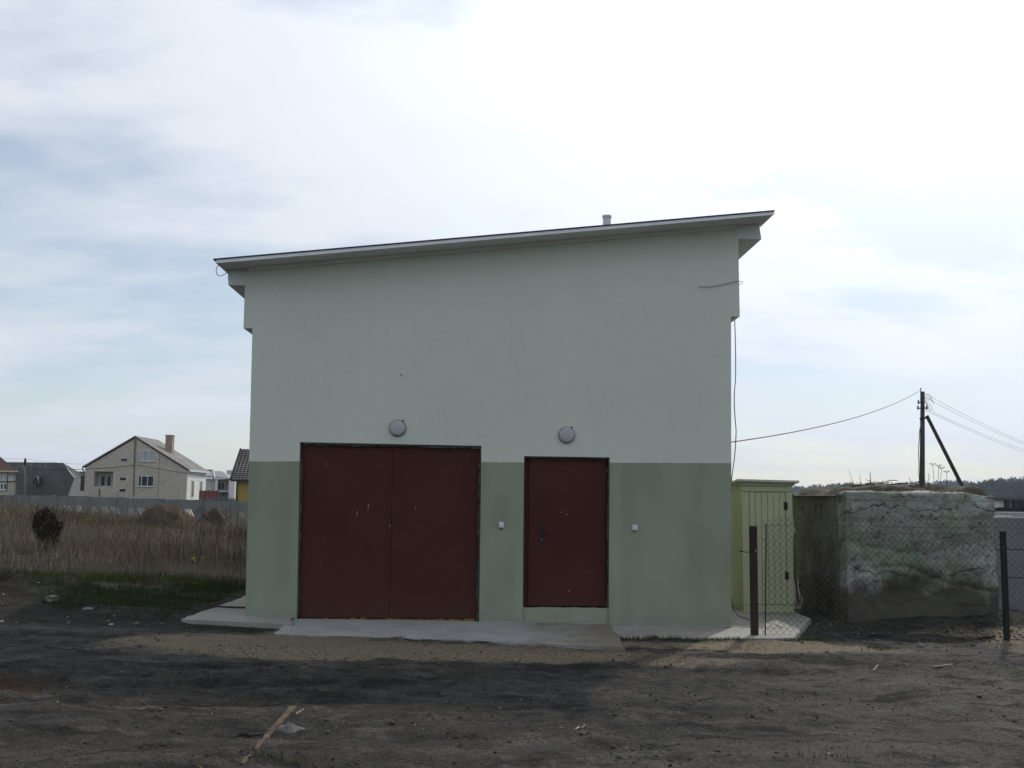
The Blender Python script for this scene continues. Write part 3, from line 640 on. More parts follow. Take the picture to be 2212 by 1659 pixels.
def stem(name, x, y0, y1, Y, r, label, kinks=4, side=2, m=M_dtwig, lean=0., cat='dead plant', grp=None):
    a = P(x, y0, Y); b2 = P(x+lean, y1, Y); T = empty(name, (a.x, Y, zt+.02), label, cat, grp)
    a.z = zt-.02
    pts = [a.lerp(b2, i/kinks)+Vector((random.uniform(-.012, .012) if 0 < i < kinks else 0, random.uniform(-.01, .01), 0)) for i in range(kinks+1)]
    MB().tube(pts, [r*(1-.6*i/kinks) for i in range(kinks+1)], 6).build('stalk', m, T, True)
    for k_ in range(side):
        p_ = pts[1+k_ % (kinks-1)]; q_ = p_+Vector((random.choice((-1, 1))*random.uniform(.05, .11), random.uniform(-.03, .03), random.uniform(.02, .1)))
        MB().tube([p_, p_.lerp(q_, .5)+Vector((0, 0, -.012)), q_], [r*.55, r*.4, r*.25], 5).build('side_twig', m, T)
    return T
S = by0+.45
stem('dead_stem', 1879, 1052, 1020, S, .011, 'thickest dark dead stem left of centre on top of the concrete block', 5, 3)
stem('dead_stem', 1858, 1052, 1024, S, .006, 'thin pale dead stem with side twigs just left of the thickest one on the block', 4, 2, M_twig)
stem('dead_stem', 1846, 1052, 1012, S+.2, .004, 'leaning hair-thin dead stalk at the left end of the block top', 4, 1, M_twig, -14)
stem('dead_stem', 1906, 1050, 1035, S, .007, 'short dark dead stub between the thick stem and the utility pole', 3, 1)
stem('dead_stem', 1970, 1050, 1030, S, .007, 'slanting curled dead stalk left of the utility pole base', 4, 0, M_twig, -7)
stem('dead_stem', 2006, 1046, 1022, S, .008, 'short dark knotted dead stem right beside the utility pole', 5, 2)
def umbel(x, y0, y1, Y, lean, label):
    a = P(x, y0, Y); b2 = P(x+lean, y1, Y); a.z = zt-.01; T = empty('dry_umbel', (a.x, Y, zt), label, 'dry flower', 'dry umbels on the block')
    MB().tube([a, a.lerp(b2, .5)+Vector((.008, 0, 0)), b2], [.0045, .0035, .003], 5).build('stalk', M_twig, T)
    h_ = MB()
    for k_ in range(8):
        q = k_*math.pi/4; e_ = b2+Vector((math.cos(q)*.042, math.sin(q)*.042, .03)); h_.tube([b2, e_], .0022, 4); h_.lathe(e_, (0, 0, 1), [(.002, -.004), (.011, .0), (.003, .006)], 6)
    h_.build('flower_head', M_twig, T)
umbel(2017, 1045, 1006, S+.1, -2, 'tallest dry umbel flower right of the pole on the block')
umbel(2022, 1045, 1009, S+.15, 6, 'dry umbel flower second from the pole, forked top, on the block')
umbel(2026, 1045, 1014, S+.05, 8, 'dry umbel flower third from the pole on the block')
umbel(2042, 1045, 1022, S+.1, 3, 'lowest dry umbel flower, nearest the slanting brace, on the block')
SP = empty('stick_pile', (bx0+.8, S, zt), 'heap of broken sticks and dry straw on top of the concrete block', 'sticks')
for i in range(22):
    x_ = random.uniform(bx0+.25, bx0+1.35); y_ = random.uniform(by0+.15, by0+1.); l_ = random.uniform(.12, .42); q = random.uniform(-.5, .5); z_ = zt+.055+.05*math.exp(-((x_-bx0-.95)/.4)**2)+random.uniform(0, .05)
    a = Vector((x_-l_/2*math.cos(q), y_-l_/2*math.sin(q), z_)); b2 = Vector((x_+l_/2*math.cos(q), y_+l_/2*math.sin(q), z_+random.uniform(-.03, .04)))
    MB().tube([a, a.lerp(b2, .5)+Vector((0, 0, random.uniform(-.01, .02))), b2], random.uniform(.003, .009), 6).build('stick', random.choice((M_twig, M_wood, M_dtwig)), SP)
n_ = 500; bs = np.stack([rng.normal(P(2010, 1040, S).x, .15, n_), rng.normal(S, .12, n_), np.full(n_, zt+.03)], 1)
V, Fq = blades(bs, rng.uniform(.02, .12, n_), np.full(n_, .008), rng.uniform(.05, .2, n_)); fastmesh('straw_clump', V, Fq, M_straw, 'stuff', SP)

# ------------------------------------------------------------------ chain-link fence
pA, pB = G(1630, 1378, -.09), G(2175, 1376, -.05)
FN = empty('chain_link_fence', (pA.x, pA.y, -.1), 'low rusty chain-link wire fence on two steel posts right of the building', 'fence')
wA = (1637.5-1621.5)/F*13.0
a = pA; h_ = P(1630, 1136, pA.y).z
bevel(MB().add([(a.x-wA/2, a.y-.03, -.35), (a.x+wA/2, a.y-.03, -.35), (a.x+wA/2, a.y+.03, -.35), (a.x-wA/2, a.y+.03, -.35), (a.x-wA/2, a.y-.03, h_), (a.x+wA/2, a.y-.03, h_), (a.x+wA/2, a.y+.03, h_), (a.x-wA/2, a.y+.03, h_)],
   [(0,3,2,1),(4,5,6,7),(0,1,5,4),(1,2,6,5),(2,3,7,6),(3,0,4,7)]).build('post', M_rust, FN), .005, 2)
b0 = pB; tB = P(2166, 1147, pB.y); k_ = .034
dB = (tB-b0)/(tB.z-b0.z)
lo = b0-dB*.35
bevel(MB().prism([lo+Vector(q) for q in ((-k_, -.025, 0), (k_, -.025, 0), (k_, .025, 0), (-k_, .025, 0))], tB-lo).build('post', M_blk, FN), .005, 2)
rA, rB = G(1654, 1379, -.09), P(1655, 1133, pA.y)
MB().tube([(rA.x, pA.y, -.3), (rB.x, pA.y, rB.z)], .0075, 8).build('tension_rod', M_blk, FN)
a = P(1601, 1190, pA.y); b2 = P(1622, 1192, pA.y)
MB().tube([a, a.lerp(b2, .5)+Vector((0, 0, -.012)), b2], [.007, .006, .006], 6).build('hook', M_rust, FN)
MB().lathe(a, (1, 0, 0), [(.012, -.012), (.016, 0), (.012, .014)], 8).build('insulator', M_dark, FN)
a = P(1636, 1159, pA.y-.03); b2 = P(1655, 1164, pA.y); MB().tube(sag(a, b2, .01, 6), .003, 5).build('tie_wire', M_wire, FN)
for s_ in (3,): scratch(FN, 1632, 1187, .03, .012, pA.y-.031)
# the woven wire: zigzag strands interlocking along a plane from the rod to beyond the frame
fx0, fx1 = rA.x+.01, 10.6; cw = .041; chh = .086
def fy(x_): return pA.y + (pB.y-pA.y)*(x_-pA.x)/(pB.x-pA.x) + .035
def ftop(x_): return P(1700, 1112, pA.y).z + .012*math.sin(x_*2.3)+.008*math.sin(x_*7.1)
mb = MB(); i = 0; x_ = fx0
zlo, zhi = -.045, ftop(4.5)
nz = int((zhi-zlo)/(chh/2))
V = []; Fq = []
def segs(p, q, r_=.0024):
    k = len(V); d = (q-p).normalized(); a_ = Vector((d.z, 0, -d.x)); b_ = Vector((0, 1, 0))
    for e_ in (p, q):
        for j in range(3): an = j*2*math.pi/3; V.append(tuple(e_+(a_*math.cos(an)+b_*math.sin(an))*r_))
    for j in range(3): Fq.append((k+j, k+(j+1) % 3, k+3+(j+1) % 3, k+3+j))
nst = int((fx1-fx0)/cw)
for i in range(nst):
    xc = fx0+cw*i
    ph = i % 2
    for k in range(nz):
        z0, z1 = zlo+k*chh/2, zlo+(k+1)*chh/2
        if z0 > ftop(xc) - (.10*max(0, .35-(xc-fx0))/.35): continue
        s0 = ((k+i) % 2); xa = xc+(cw/2 if s0 else -cw/2)*1.03; xb = xc+(-cw/2 if s0 else cw/2)*1.03
        def wob(xx, z_): return Vector((max(xx, fx0-.02)+.018*math.sin(z_*3+xx*1.1)+.010*math.sin(z_*9+xx*3), fy(xx)+.025*math.sin(xx*2.1+z_*2)+(.004 if s0 else -.004), z_+.02*math.sin(xx*1.3)+.010*math.sin(xx*4.1+z_*2)))
        segs(wob(xa, z0), wob(xb, z1))
fastmesh('wire_mesh', V, Fq, M_wire, 'stuff', FN)
tw = [(x_, fy(x_)-.01, P(1895, 1137, pA.y).z-.004*(x_-5)+.006*math.sin(x_*3)) for x_ in np.linspace(fx0, fx1, 40)]
MB().tube(tw, .0026, 5).build('tension_wire', M_wire, FN)

# ------------------------------------------------------------------ things behind on the right
# grey foundation-block wall
gy0 = 3.0; wz = [-.25, P(2190, 1249, gy0).z, P(2190, 1188, gy0).z, P(2190, 1117, gy0).z]
GW = empty('grey_block_wall', (10, gy0, -.1), 'grey wall of big stacked concrete blocks behind the right fence post', 'wall')
for r_ in range(3):
    x_ = 6.9-(.9 if r_ % 2 else .1)
    while x_ < 17:
        L_ = 2.36; bevel(MB().box((x_, gy0+random.uniform(0, .02), wz[r_]+.005), (x_+L_-.012, gy0+.5, wz[r_+1]-.005)).build('block', M_greyblk, GW), .012, 2); x_ += L_
a, b2 = P(2152, 1114.5, gy0+.15), P(2182, 1120.5, gy0+.02)
a.z = b2.z = wz[3]+.014
tag(MB().prism([a+Vector((0, 0, -.014)), b2+Vector((0, 0, -.014)), b2+Vector((.06, .06, -.014)), a+Vector((.06, .06, -.014))], (0, 0, .022)).build('white_plank', M_white), 'short white plank lying on top of the grey block wall', 'plank')
ly = 9.0
LW = empty('light_block_wall', (20, ly, -.1), 'low light grey block wall seen over the top of the grey block wall', 'wall')
zl = P(2190, 1106, ly).z; x_ = 9.5
while x_ < 26:
    bevel(MB().box((x_, ly, zl-.42), (x_+1.18, ly+.3, zl)).build('block', M_lightblk, LW), .01, 1); bevel(MB().box((x_, ly, -.4), (x_+1.18, ly+.3, zl-.425)).build('block', M_lightblk, LW), .01, 1); x_ += 1.19
M_dkw = mat('tarred_board', (.035, .034, .038), .9, .3, 4)
DY = 24.0; zd = P(2190, 1096, DY).z
DF = empty('dark_board_fence', (24, DY, -.2), 'dark tarred board fence between the light wall and the white shed', 'fence')
x_ = 16.
while x_ < 36: MB().box((x_, DY, -.5), (x_+.29, DY+.04, zd+random.uniform(-.02, .02))).build('board', M_dkw, DF); x_ += .3
WY = 84.0
WS = empty('white_shed', (60, WY, 0), 'far long low white shed with dark posts in front of the forest', 'shed')
a, b2 = P(2130, 1079, WY), P(2130, 1100, WY)
M_wsh = mat('white_wall', (.66, .64, .65), .8, .06, .6)
MB().box((a.x-6, WY, -1), (a.x+30, WY+6, a.z)).build('wall', M_wsh, WS)
for xx in (2176, 2192, 2207, 2222, 2236): p = P(xx, 1080, WY-.25); MB().box((p.x-.22, WY-.3, -1), (p.x+.22, WY-.02, a.z-.08)).build('post', M_dkw, WS)
MB().box((a.x-6.3, WY-.5, a.z+.005), (a.x+30.3, WY+6.4, a.z+.10)).build('roof', M_felt, WS)
# lime shrub glimpsed between outhouse and block
sx = P(1724, 1185, 4.6)
SH = empty('green_shrub', (sx.x, 4.6, H(sx.x, 4.6)), 'bright yellow-green shrub glimpsed between the outhouse and the concrete block', 'shrub')
tr_ = MB()
for i in range(7):
    a = Vector((sx.x+random.uniform(-.05, .05), 4.6, H(sx.x, 4.6)-.05)); b2 = Vector((sx.x+random.uniform(-.3, .4), 4.6+random.uniform(-.3, .3), random.uniform(.7, 1.1))); tr_.tube([a, a.lerp(b2, .5)+Vector((random.uniform(-.05, .05), 0, 0)), b2], [.012, .008, .004], 5)
tr_.build('trunk', M_twig, SH)
V, Fq = leafballs([(sx.x+.05, 4.6, .78), (sx.x-.1, 4.6, .55), (sx.x+.25, 4.7, .6)], [(.3, .3, .35), (.25, .3, .3), (.25, .3, .3)], 700, .022); fastmesh('crown', V, Fq, M_lime, None, SH)

# utility pole
UY = 41.0
u0, u1 = P(1992, 1040, UY), P(1993, 846, UY); dU = (u1-u0)/(u1.z-u0.z); ub = u0-dU*(u0.z+.9)
U = empty('utility_pole', (ub.x, UY, -.5), 'dark utility pole with slanting brace and insulators rising behind the concrete block', 'utility pole')
M_pole = mat('pole_concrete', (.060, .050, .046), .9, .25, 2)
MB().tube([ub, u0, u1], [.155, .14, .105], 10).build('mast', M_pole, U, True)
c0, c1 = P(2002, 898, UY-.1), P(2080, 1053, UY-.1); dc = (c1-c0)/(c0.z-c1.z); ce = c1+dc*(c1.z+.9)
pv = []
MB().tube([c0+Vector((0, 0, 0)), c1, ce], [.115, .13, .14], 4).build('brace', M_pole, U)
MB().tube([P(1987, 905, UY-.12), P(2004, 902, UY-.12)], .05, 6).build('clamp', M_hinge, U)
MB().tube([P(1989, 838, UY-.1), P(1989, 870, UY-.1)], .03, 6).build('top_pin', M_hinge, U)
for (xa, ya, xb, yb) in ((1984, 870, 1996, 868), (1983, 882, 2002, 881)):
    cr_ = MB().tube([P(xa, ya, UY-.16), P(xb, yb, UY-.16)], .03, 6).build('crossarm', M_hinge, U)
    for xx in (xa, xb): p = P(xx, ya-1, UY-.16); MB().lathe(p-Vector((0, 0, .10)), (0, 0, 1), [(.02, 0), (.05, .03), (.06, .09), (.035, .14), (.055, .18), (.02, .23)], 10).build('insulator', M_lampr, cr_)
MB().tube([P(1987, 925, UY-.1), P(1984, 975, UY-.1), P(1985, 1000, UY-.1), P(1985, 1020, UY-.1), P(1986, 1045, UY-.1)], .02, 5).build('down_cable', M_hinge, U)
for k_ in range(4):
    c_ = P(2004+k_*2, 862+k_*4, UY-.15); MB().tube([c_+Vector((math.cos(q)*.16, 0, math.sin(q)*.3)) for q in np.linspace(0, 5.6, 14)], .009, 4).build('wire_coil', M_hinge, U)
for (ya, ye), lb in zip(((850, 946), (858, 950), (882, 962), (886, 967)), ('highest of the four wires running right from the utility pole', 'second highest of the four wires running right from the utility pole', 'third highest of the four wires running right from the utility pole', 'lowest of the four wires running right from the utility pole')):
    a = P(1998, ya, UY-.16); e_ = P(2212, ye, 66.); e2 = a+(e_-a)*1.7
    wire('power_line', sag(a, e2, .35, 20), .008, lb, 'wire', M_wire)
a = P(1986, 845, UY-.1); b2 = Vector((3.47, 5.2, P(1583, 975, 5.2).z))
wire('service_cable', sag(a, b2, .42, 26), .013, 'sagging service cable from the utility pole to the building', 'cable', M_cable)

# ------------------------------------------------------------------ far wood
def wood(name, d, x0, x1, tops, ntree, label):
    cs, rd = [], []
    for i in range(ntree):
        px = random.uniform(x0, x1); tp = np.interp(px, *tops)+abs(random.gauss(0, 3.2)); Y_ = d+random.uniform(0, 60); p = P(px, tp, Y_); hz = H(p.x, Y_)
        hgt = max(3., p.z-hz); wd = hgt*random.uniform(.16, .26)
        for k in range(5):
            f_ = random.uniform(.15, .88); cs.append((p.x+random.gauss(0, wd*.45), Y_, hz+hgt*f_)); rd.append((wd*(1.25-f_*.6),)*2+(hgt*.16,))
    V, Fq = leafballs(cs, rd, 60, .62*d/600)
    return tag(fastmesh(name, V, Fq, M_wood_far), label, 'wood')
wood('far_wood', 1150, 1640, 2330, ([1640, 1760, 1830, 1900, 2000, 2090, 2120, 2330], [1056, 1048, 1042, 1045, 1040, 1036, 1050, 1044]), 420, 'hazy far line of trees on the horizon behind the concrete block')
wood('near_wood', 620, 2086, 2420, ([2086, 2110, 2150, 2190, 2420], [1060, 1040, 1033, 1031, 1026]), 260, 'darker nearer wood at the right edge of the horizon')
wood('scrub_wood', 420, 1640, 2250, ([1640, 1760, 1900, 2250], [1078, 1074, 1073, 1070]), 260, 'low dark belt of trees below the horizon line on the right')

# ------------------------------------------------------------------ left: concrete panel fence
FY = 58.0
CF = empty('concrete_panel_fence', (-17, FY, -.7), 'long grey precast concrete panel fence across the dry field', 'fence')
M_pan = mat('fence_concrete', (.175, .178, .172), .93, .18, 1.1, bump=.3, bscale=14)
pw = P(334+134.5, 1900/1.0, FY).x  # unused scale helper
sp = 77.5*72/F
xp = P(334/1.736, 1090, FY).x
def ftz(x_): return np.interp(x_, [P(147, 1071, FY).x, P(532, 1084, FY).x], [P(147, 1071, FY).z, P(532, 1084, FY).z])
for i in range(-5, 7):
    x0, x1 = xp+i*sp, xp+(i+1)*sp; zt_ = ftz((x0+x1)/2); zb_ = zt_-2.0
    MB().box((x0-.09, FY-.06, zb_-.3), (x0+.09, FY+.16, zt_+.04)).build('post', M_pan, CF)
    m_ = MB(); a0, a1 = x0+.085, x1-.085
    m_.box((a0, FY, zt_-.62), (a1, FY+.07, zt_)); m_.box((a0, FY, zb_), (a1, FY+.07, zt_-1.10))
    # band of slanting slots
    z0, z1 = zt_-1.10, zt_-.62; sl_ = .26; edges = []
    for g0 in (a0+.14, a0+.92, a0+1.62):
        for s_ in range(3): edges.append((g0+s_*.17, g0+s_*.17+.085))
    prev = None; cur = a0
    for q0, q1 in edges:
        m_.prism([(cur, FY, z0), (q0, FY, z0), (q0-sl_ if True else q0, FY, z1), (cur-sl_ if cur > a0 else a0, FY, z1)] if q0-sl_ > a0 or cur > a0 else [(a0, FY, z0), (q0, FY, z0), (a0, FY, z1)], (0, .07, 0)); cur = q1
    m_.prism([(cur, FY, z0), (a1, FY, z0), (a1, FY, z1), (cur-sl_, FY, z1)], (0, .07, 0))
    m_.build('panel', M_pan, CF)

# ------------------------------------------------------------------ left: houses
M_brick = mat('grey_brick', (.54, .50, .43), .9, .10, 2.2, bump=0)
t, b = nodes(M_brick)
def bricks(m, mortar, sc_=1.0):
    t, b = nodes(m); bt = N('ShaderNodeTexBrick', t); co = smap(t, (1, 1, 1)); s_ = N('ShaderNodeSeparateXYZ', t); link(t, co, s_.inputs[0]); cb = N('ShaderNodeCombineXYZ', t)
    link(t, mth(t, 'ADD', s_.outputs[0], s_.outputs[1]), cb.inputs[0]); link(t, s_.outputs[2], cb.inputs[1]); link(t, cb.outputs[0], bt.inputs[0])
    bt.inputs['Scale'].default_value = 1; bt.inputs['Brick Width'].default_value = .27; bt.inputs['Row Height'].default_value = .105*sc_; bt.inputs['Mortar Size'].default_value = .014; bt.inputs['Color1'].default_value = (1, 1, 1, 1); bt.inputs['Color2'].default_value = (.86, .86, .86, 1); bt.inputs['Mortar'].default_value = (mortar, mortar, mortar, 1)
    setbase(m, mixc(t, 1., basecol(m), bt.outputs[0], 'MULTIPLY'))
bricks(M_brick, .5, 2.2)
M_wbrick = mat('white_brick', (.80, .785, .74), .85, .05, 2.2, bump=0); bricks(M_wbrick, .6, 2.)
M_slate = mat('asbestos_slate', (.17, .16, .145), .9, .25, .8)
M_frame = mat('window_frame', (.62, .63, .64), .5, .03, 4, bump=0)
M_pane = mat('window_pane', (.022, .024, .026), .12, .1, 2, bump=0, spec=.22, fine=.0)
M_curt = mat('curtained_pane', (.30, .34, .33), .15, .15, 2, bump=0, spec=.6, fine=.0)
M_chim = mat('chimney_brick', (.36, .27, .235), .9, .25, 3); bricks(M_chim, .7)
def win(par, x0, y0, x1, y1, Y, cols_, pane=M_pane, f=.055):
    a, b2 = P(x0, y0, Y), P(x1, y1, Y); X0, X1, Z0, Z1 = a.x, b2.x, b2.z, a.z
    fr = MB(); fr.box((X0, Y-.05, Z0), (X1, Y+.02, Z0+f)); fr.box((X0, Y-.05, Z1-f), (X1, Y+.02, Z1))
    e_ = [X0]+[X0+(X1-X0)*c_ for c_ in cols_]+[X1]
    for q in e_: fr.box((max(X0, q-f*.7), Y-.048, Z0+f), (min(X1, q+f*.7), Y+.018, Z1-f))
    wo_ = fr.build('window', M_frame, par)
    for q0, q1 in zip(e_[:-1], e_[1:]): MB().box((q0+f*.6, Y-.02, Z0+f*.9), (q1-f*.6, Y-.012, Z1-f*.9)).build('pane', pane, wo_)
    if cols_: MB().box((X0-.1, Y-.12, Z0-.06), (X1+.1, Y-.003, Z0-.005)).build('sill', M_frame, wo_)
# grey brick gable house
HY = 96.0; zg = -.9
H1 = empty('gable_house', (P(290, 1000, HY).x, HY, zg), 'large grey brick house with gable front, slate roof and tall chimney', 'house')
def c4(cx, cy): return ((280+cx*.226)/1.736, (1600+cy*.226)/1.736)
def w4(cx, cy, Y=HY): return P(*c4(cx, cy), Y)
eL, rg, eR = w4(155, 672), w4(1012, 172), w4(1852, 700)
xL, xR = w4(165, 900).x, w4(1850, 950).x; dep1 = 7.6
apex = rg.z-.12; zl_, zr_ = eL.z, eR.z
lg = [w4(325, 742), w4(628, 995)]       # loggia opening
lx0, lx1, lz1, lz0 = lg[0].x, lg[1].x, lg[0].z, lg[1].z
def roofz(x_): return zl_+(x_-eL.x)/(rg.x-eL.x)*(rg.z-zl_) if x_ < rg.x else rg.z+(x_-rg.x)/(eR.x-rg.x)*(zr_-rg.z)
hw = MB()
def vp_(x0, x1): 
    mid_ = [rg.x] if x0 < rg.x < x1 else []
    return [(x0, HY, zg)]+[(x1, HY, zg)]+[(x_, HY, roofz(x_)-.1) for x_ in [x1]+mid_+[x0]]
hw.add(vp_(xL, lx0), [tuple(range(len(vp_(xL, lx0))))]); q = vp_(lx1, xR); hw.add(q, [tuple(range(len(q)))])
hw.add([(lx0, HY, zg), (lx1, HY, zg), (lx1, HY, lz0), (lx0, HY, lz0)], [(0, 1, 2, 3)])
hw.add([(lx0, HY, lz1), (lx1, HY, lz1), (lx1, HY, roofz(lx1)-.1), (lx0, HY, roofz(lx0)-.1)], [(0, 1, 2, 3)])
for a, b2 in (((lx0, lz0), (lx0, lz1)), ((lx0, lz1), (lx1, lz1)), ((lx1, lz1), (lx1, lz0)), ((lx1, lz0), (lx0, lz0))): hw.add([(a[0], HY, a[1]), (b2[0], HY, b2[1]), (b2[0], HY+1.1, b2[1]), (a[0], HY+1.1, a[1])], [(0, 1, 2, 3)])
hw.add([(lx0, HY+1.1, lz0), (lx1, HY+1.1, lz0), (lx1, HY+1.1, lz1), (lx0, HY+1.1, lz1)], [(0, 1, 2, 3)])
hw.add([(xL, HY, zg), (xL, HY+dep1, zg), (xL, HY+dep1, roofz(xL)-.1), (xL, HY, roofz(xL)-.1)], [(0, 1, 2, 3)])
q = [(xL, HY+dep1, zg), (xR, HY+dep1, zg), (xR, HY+dep1, roofz(xR)-.1), (rg.x, HY+dep1, rg.z-.1), (xL, HY+dep1, roofz(xL)-.1)]; hw.add(q, [tuple(range(5))])
hw.build('wall', M_brick, H1)
MB().box((xR+.003, HY+.02, zg), (xR+.10, HY+dep1, zr_-.12)).build('side_wall', M_wbrick, H1)
for cx0, cx1 in ((655, 1005), (1012, 1398)):      # projecting bays
    a, b2 = w4(cx0, 700), w4(cx1, 700); q = [(a.x, zg), (b2.x, zg), (b2.x, roofz(b2.x)-.14), (a.x, roofz(a.x)-.14)]
    MB().prism([(x_, HY-.12, z_) for x_, z_ in q], (0, .117, 0)).build('bay', M_brick, H1)
r1 = MB(); oh = .25
r1.prism([(eL.x-.1, HY-oh, zl_-.05), (rg.x, HY-oh, rg.z), (eR.x+.35, HY-oh, zr_-.16), (eR.x+.35, HY-oh, zr_-.04), (rg.x, HY-oh, rg.z+.13), (eL.x-.1, HY-oh, zl_+.08)], (0, dep1+.5, 0))
rf1 = r1.build('roof', M_slate, H1)
MB().box((eR.x+.36, HY-oh, zr_-.28), (eR.x+.46, HY+dep1+.25, zr_-.06)).build('gutter', M_frame, rf1)
cp = w4(1550, 430, HY+3.2); ct = w4(1550, 150, HY+3.2); cwid = (w4(1605, 300, HY+3.2).x-w4(1497, 300, HY+3.2).x)/2
ch = MB().box((cp.x-cwid, HY+3.2, roofz(cp.x)-.6), (cp.x+cwid, HY+4.1, ct.z)).build('chimney', M_chim, rf1)
MB().box((cp.x-cwid-.05, HY+3.15, ct.z+.003), (cp.x+cwid+.05, HY+4.15, ct.z+.09)).build('cap', M_chim, ch)
win(H1, *c4(1085, 395), *c4(1335, 572), HY-.13, (.2, .58), M_curt)
win(H1, *c4(1065, 815), *c4(1305, 992), HY-.13, (.2, .6), M_pane)
win(H1, *c4(438, 812), *c4(600, 992), HY+1.08, (.45, .6), M_pane)
for q in ((768, 520, 876, 578), (750, 835, 858, 898), (742, 1025, 850, 1088)): win(H1, *c4(*q[:2]), *c4(*q[2:]), HY-.13, (), M_pane, .04)
for y0 in (HY+1.6, HY+5.0):
    wv_ = MB().box((xR+.09, y0, 1.3), (xR+.13, y0+1.1, 3.2)).build('window', M_frame, H1); MB().box((xR+.131, y0+.12, 1.42), (xR+.137, y0+.98, 3.08)).build('pane', M_pane, wv_)
a, b2 = w4(1003, 180, HY-.2), w4(975, 1160, HY-.2)
MB().tube([(a.x, HY-.16, a.z), (w4(995, 600).x, HY-.16, w4(995, 600).z), (b2.x, HY-.16, b2.z)], .06, 6).build('downpipe', M_slate, H1)
MB().tube([w4(405, 1030, HY-.1), w4(412, 1160, HY-.1)], .05, 5).build('balcony_post', M_hinge, H1)
q = w4(125, 690); MB().tube([w4(150, 672, HY-.1), w4(125, 690, HY-.1), w4(130, 720, HY-.1), w4(160, 740, HY-.1)], .06, 6).build('gutter_spout', M_hinge, H1)
wire('house_cable', sag(w4(-700, 700, HY-2), w4(985, 635, HY-.2), .25, 16), .03, 'black cable running left from the gable of the grey brick house', 'cable')
wire('house_cable', sag(w4(1035, 635, HY-.2), w4(2600, 870, HY-8), .1, 16), .03, 'black cable running right from the gable of the grey brick house', 'cable')

# dark mansard house
def c6(cx, cy): return (cx*.1688/1.736, (1660+cy*.1688)/1.736)
def w6(cx, cy, Y): return P(*c6(cx, cy), Y)
MY = 110.0
H2 = empty('mansard_house', (w6(900, 900, MY).x, MY, -.9), 'house under a huge dark steep slate roof with a small triangular dormer', 'house')
A_, B_ = w6(100, 430, MY+2.2), w6(1400, 445, MY+2.2); C_, D_ = w6(300, 1170, MY), w6(1530, 1175, MY); Eh = w6(1640, 795, MY+2.2)
Dm = w6(1650, 790, MY+.9)
M_moss = mat('mossy_slate', (.050, .052, .047), .92, .4, .7, col2=(.085, .082, .08))
t, b = nodes(M_moss); strk = ramp(t, tnoise(t, 1.2, 5, .6, smap(t, (1.6, 1, .25))), [(.5, 0.), (.68, .8)]); x, y, z = objxyz(t)
zt2 = ramp(t, mth(t, 'DIVIDE', mth(t, 'SUBTRACT', z, A_.z-1.7), 1.7), [(.1, 0.), (.9, 1.)])
setbase(M_moss, mixc(t, mth(t, 'MULTIPLY', strk, zt2), basecol(M_moss), (.19, .19, .20)))
C0 = Vector((C_.x-2, MY, -.8)); D0 = Vector((D_.x-.3, MY, D_.z-.6))
bk = 6.5
v = [C0, D0, Dm, B_, A_+Vector((-3, 0, 0)), Eh+Vector((.3, 1.6, 0)), Vector((C0.x, MY+bk, -.8)), Vector((D0.x, MY+bk, D0.z)), Vector((Dm.x+.2, MY+bk-1, Dm.z))]
MB().add(v, [(0, 1, 2, 3, 4), (3, 2, 5), (4, 3, 5, 8, 7, 6)]).build('roof', M_moss, H2)
MB().prism([Dm+Vector((-.1, .25, -.05)), Vector((Dm.x-1.1, MY+.35, -.9)), Vector((Dm.x+1.6, MY+3.2, -.9)), Vector((Dm.x+1.6, MY+3.2, Dm.z-.05))], (-.25, .6, 0)).build('gable_wall', mat('cream_wall', (.55, .53, .50), .9, .08, 1), H2)
for a, b2 in ((w6(1500, 580, MY+1.5), w6(1665, 785, MY+.8)),): MB().tube([a, b2], .08, 5).build('hip_cap', M_frame, H2)
dq = [w6(700, 915, MY-.3), w6(855, 922, MY-.3), w6(850, 760, MY-.1), w6(775, 752, MY+.2)]
MB().prism([dq[0], dq[1], dq[2]+Vector((-.15, 0, 0)), dq[3]], (0, 1.2, 0)).build('dormer', M_hinge, H2)
MB().add([dq[1]+Vector((.02, -.05, 0)), dq[2]+Vector((.05, -.05, .05)), dq[3]+Vector((.05, -.05, .05)), dq[3].lerp(dq[1], .5)+Vector((.25, -.05, .0))], [(0, 1, 2, 3)]).build('dormer_cheek', M_frame, H2)
wq = w6(1730, 900, MY-.5); MB().box((wq.x-.25, MY+1.0, wq.z-.9), (wq.x+.5, MY+1.1, wq.z+.9)).build('window', M_pane, H2)
# annex behind with grey roof
AN = empty('grey_roof_annex', (w6(1790, 900, MY+10).x, MY+10, -.9), 'small blue-grey roofed annex between the dark roof and the gable house', 'house')
a, b2, c_ = w6(1670, 638, MY+10), w6(1900, 640, MY+10), w6(1900, 830, MY+10)
MB().prism([a, b2, c_, c_+Vector((-.4, 0, 0))], (0, 3, 0)).build('roof', mat('blue_slate', (.10, .115, .13), .8, .1, 1), AN)
a, b2 = w6(1700, 830, MY+10.2), w6(1900, 1180, MY+10.2); MB().box((a.x+.5, MY+10.2, -.9), (b2.x, MY+13, a.z-.02)).build('wall', mat('annex_wall', (.5, .48, .47), .9, .08, 1), AN)
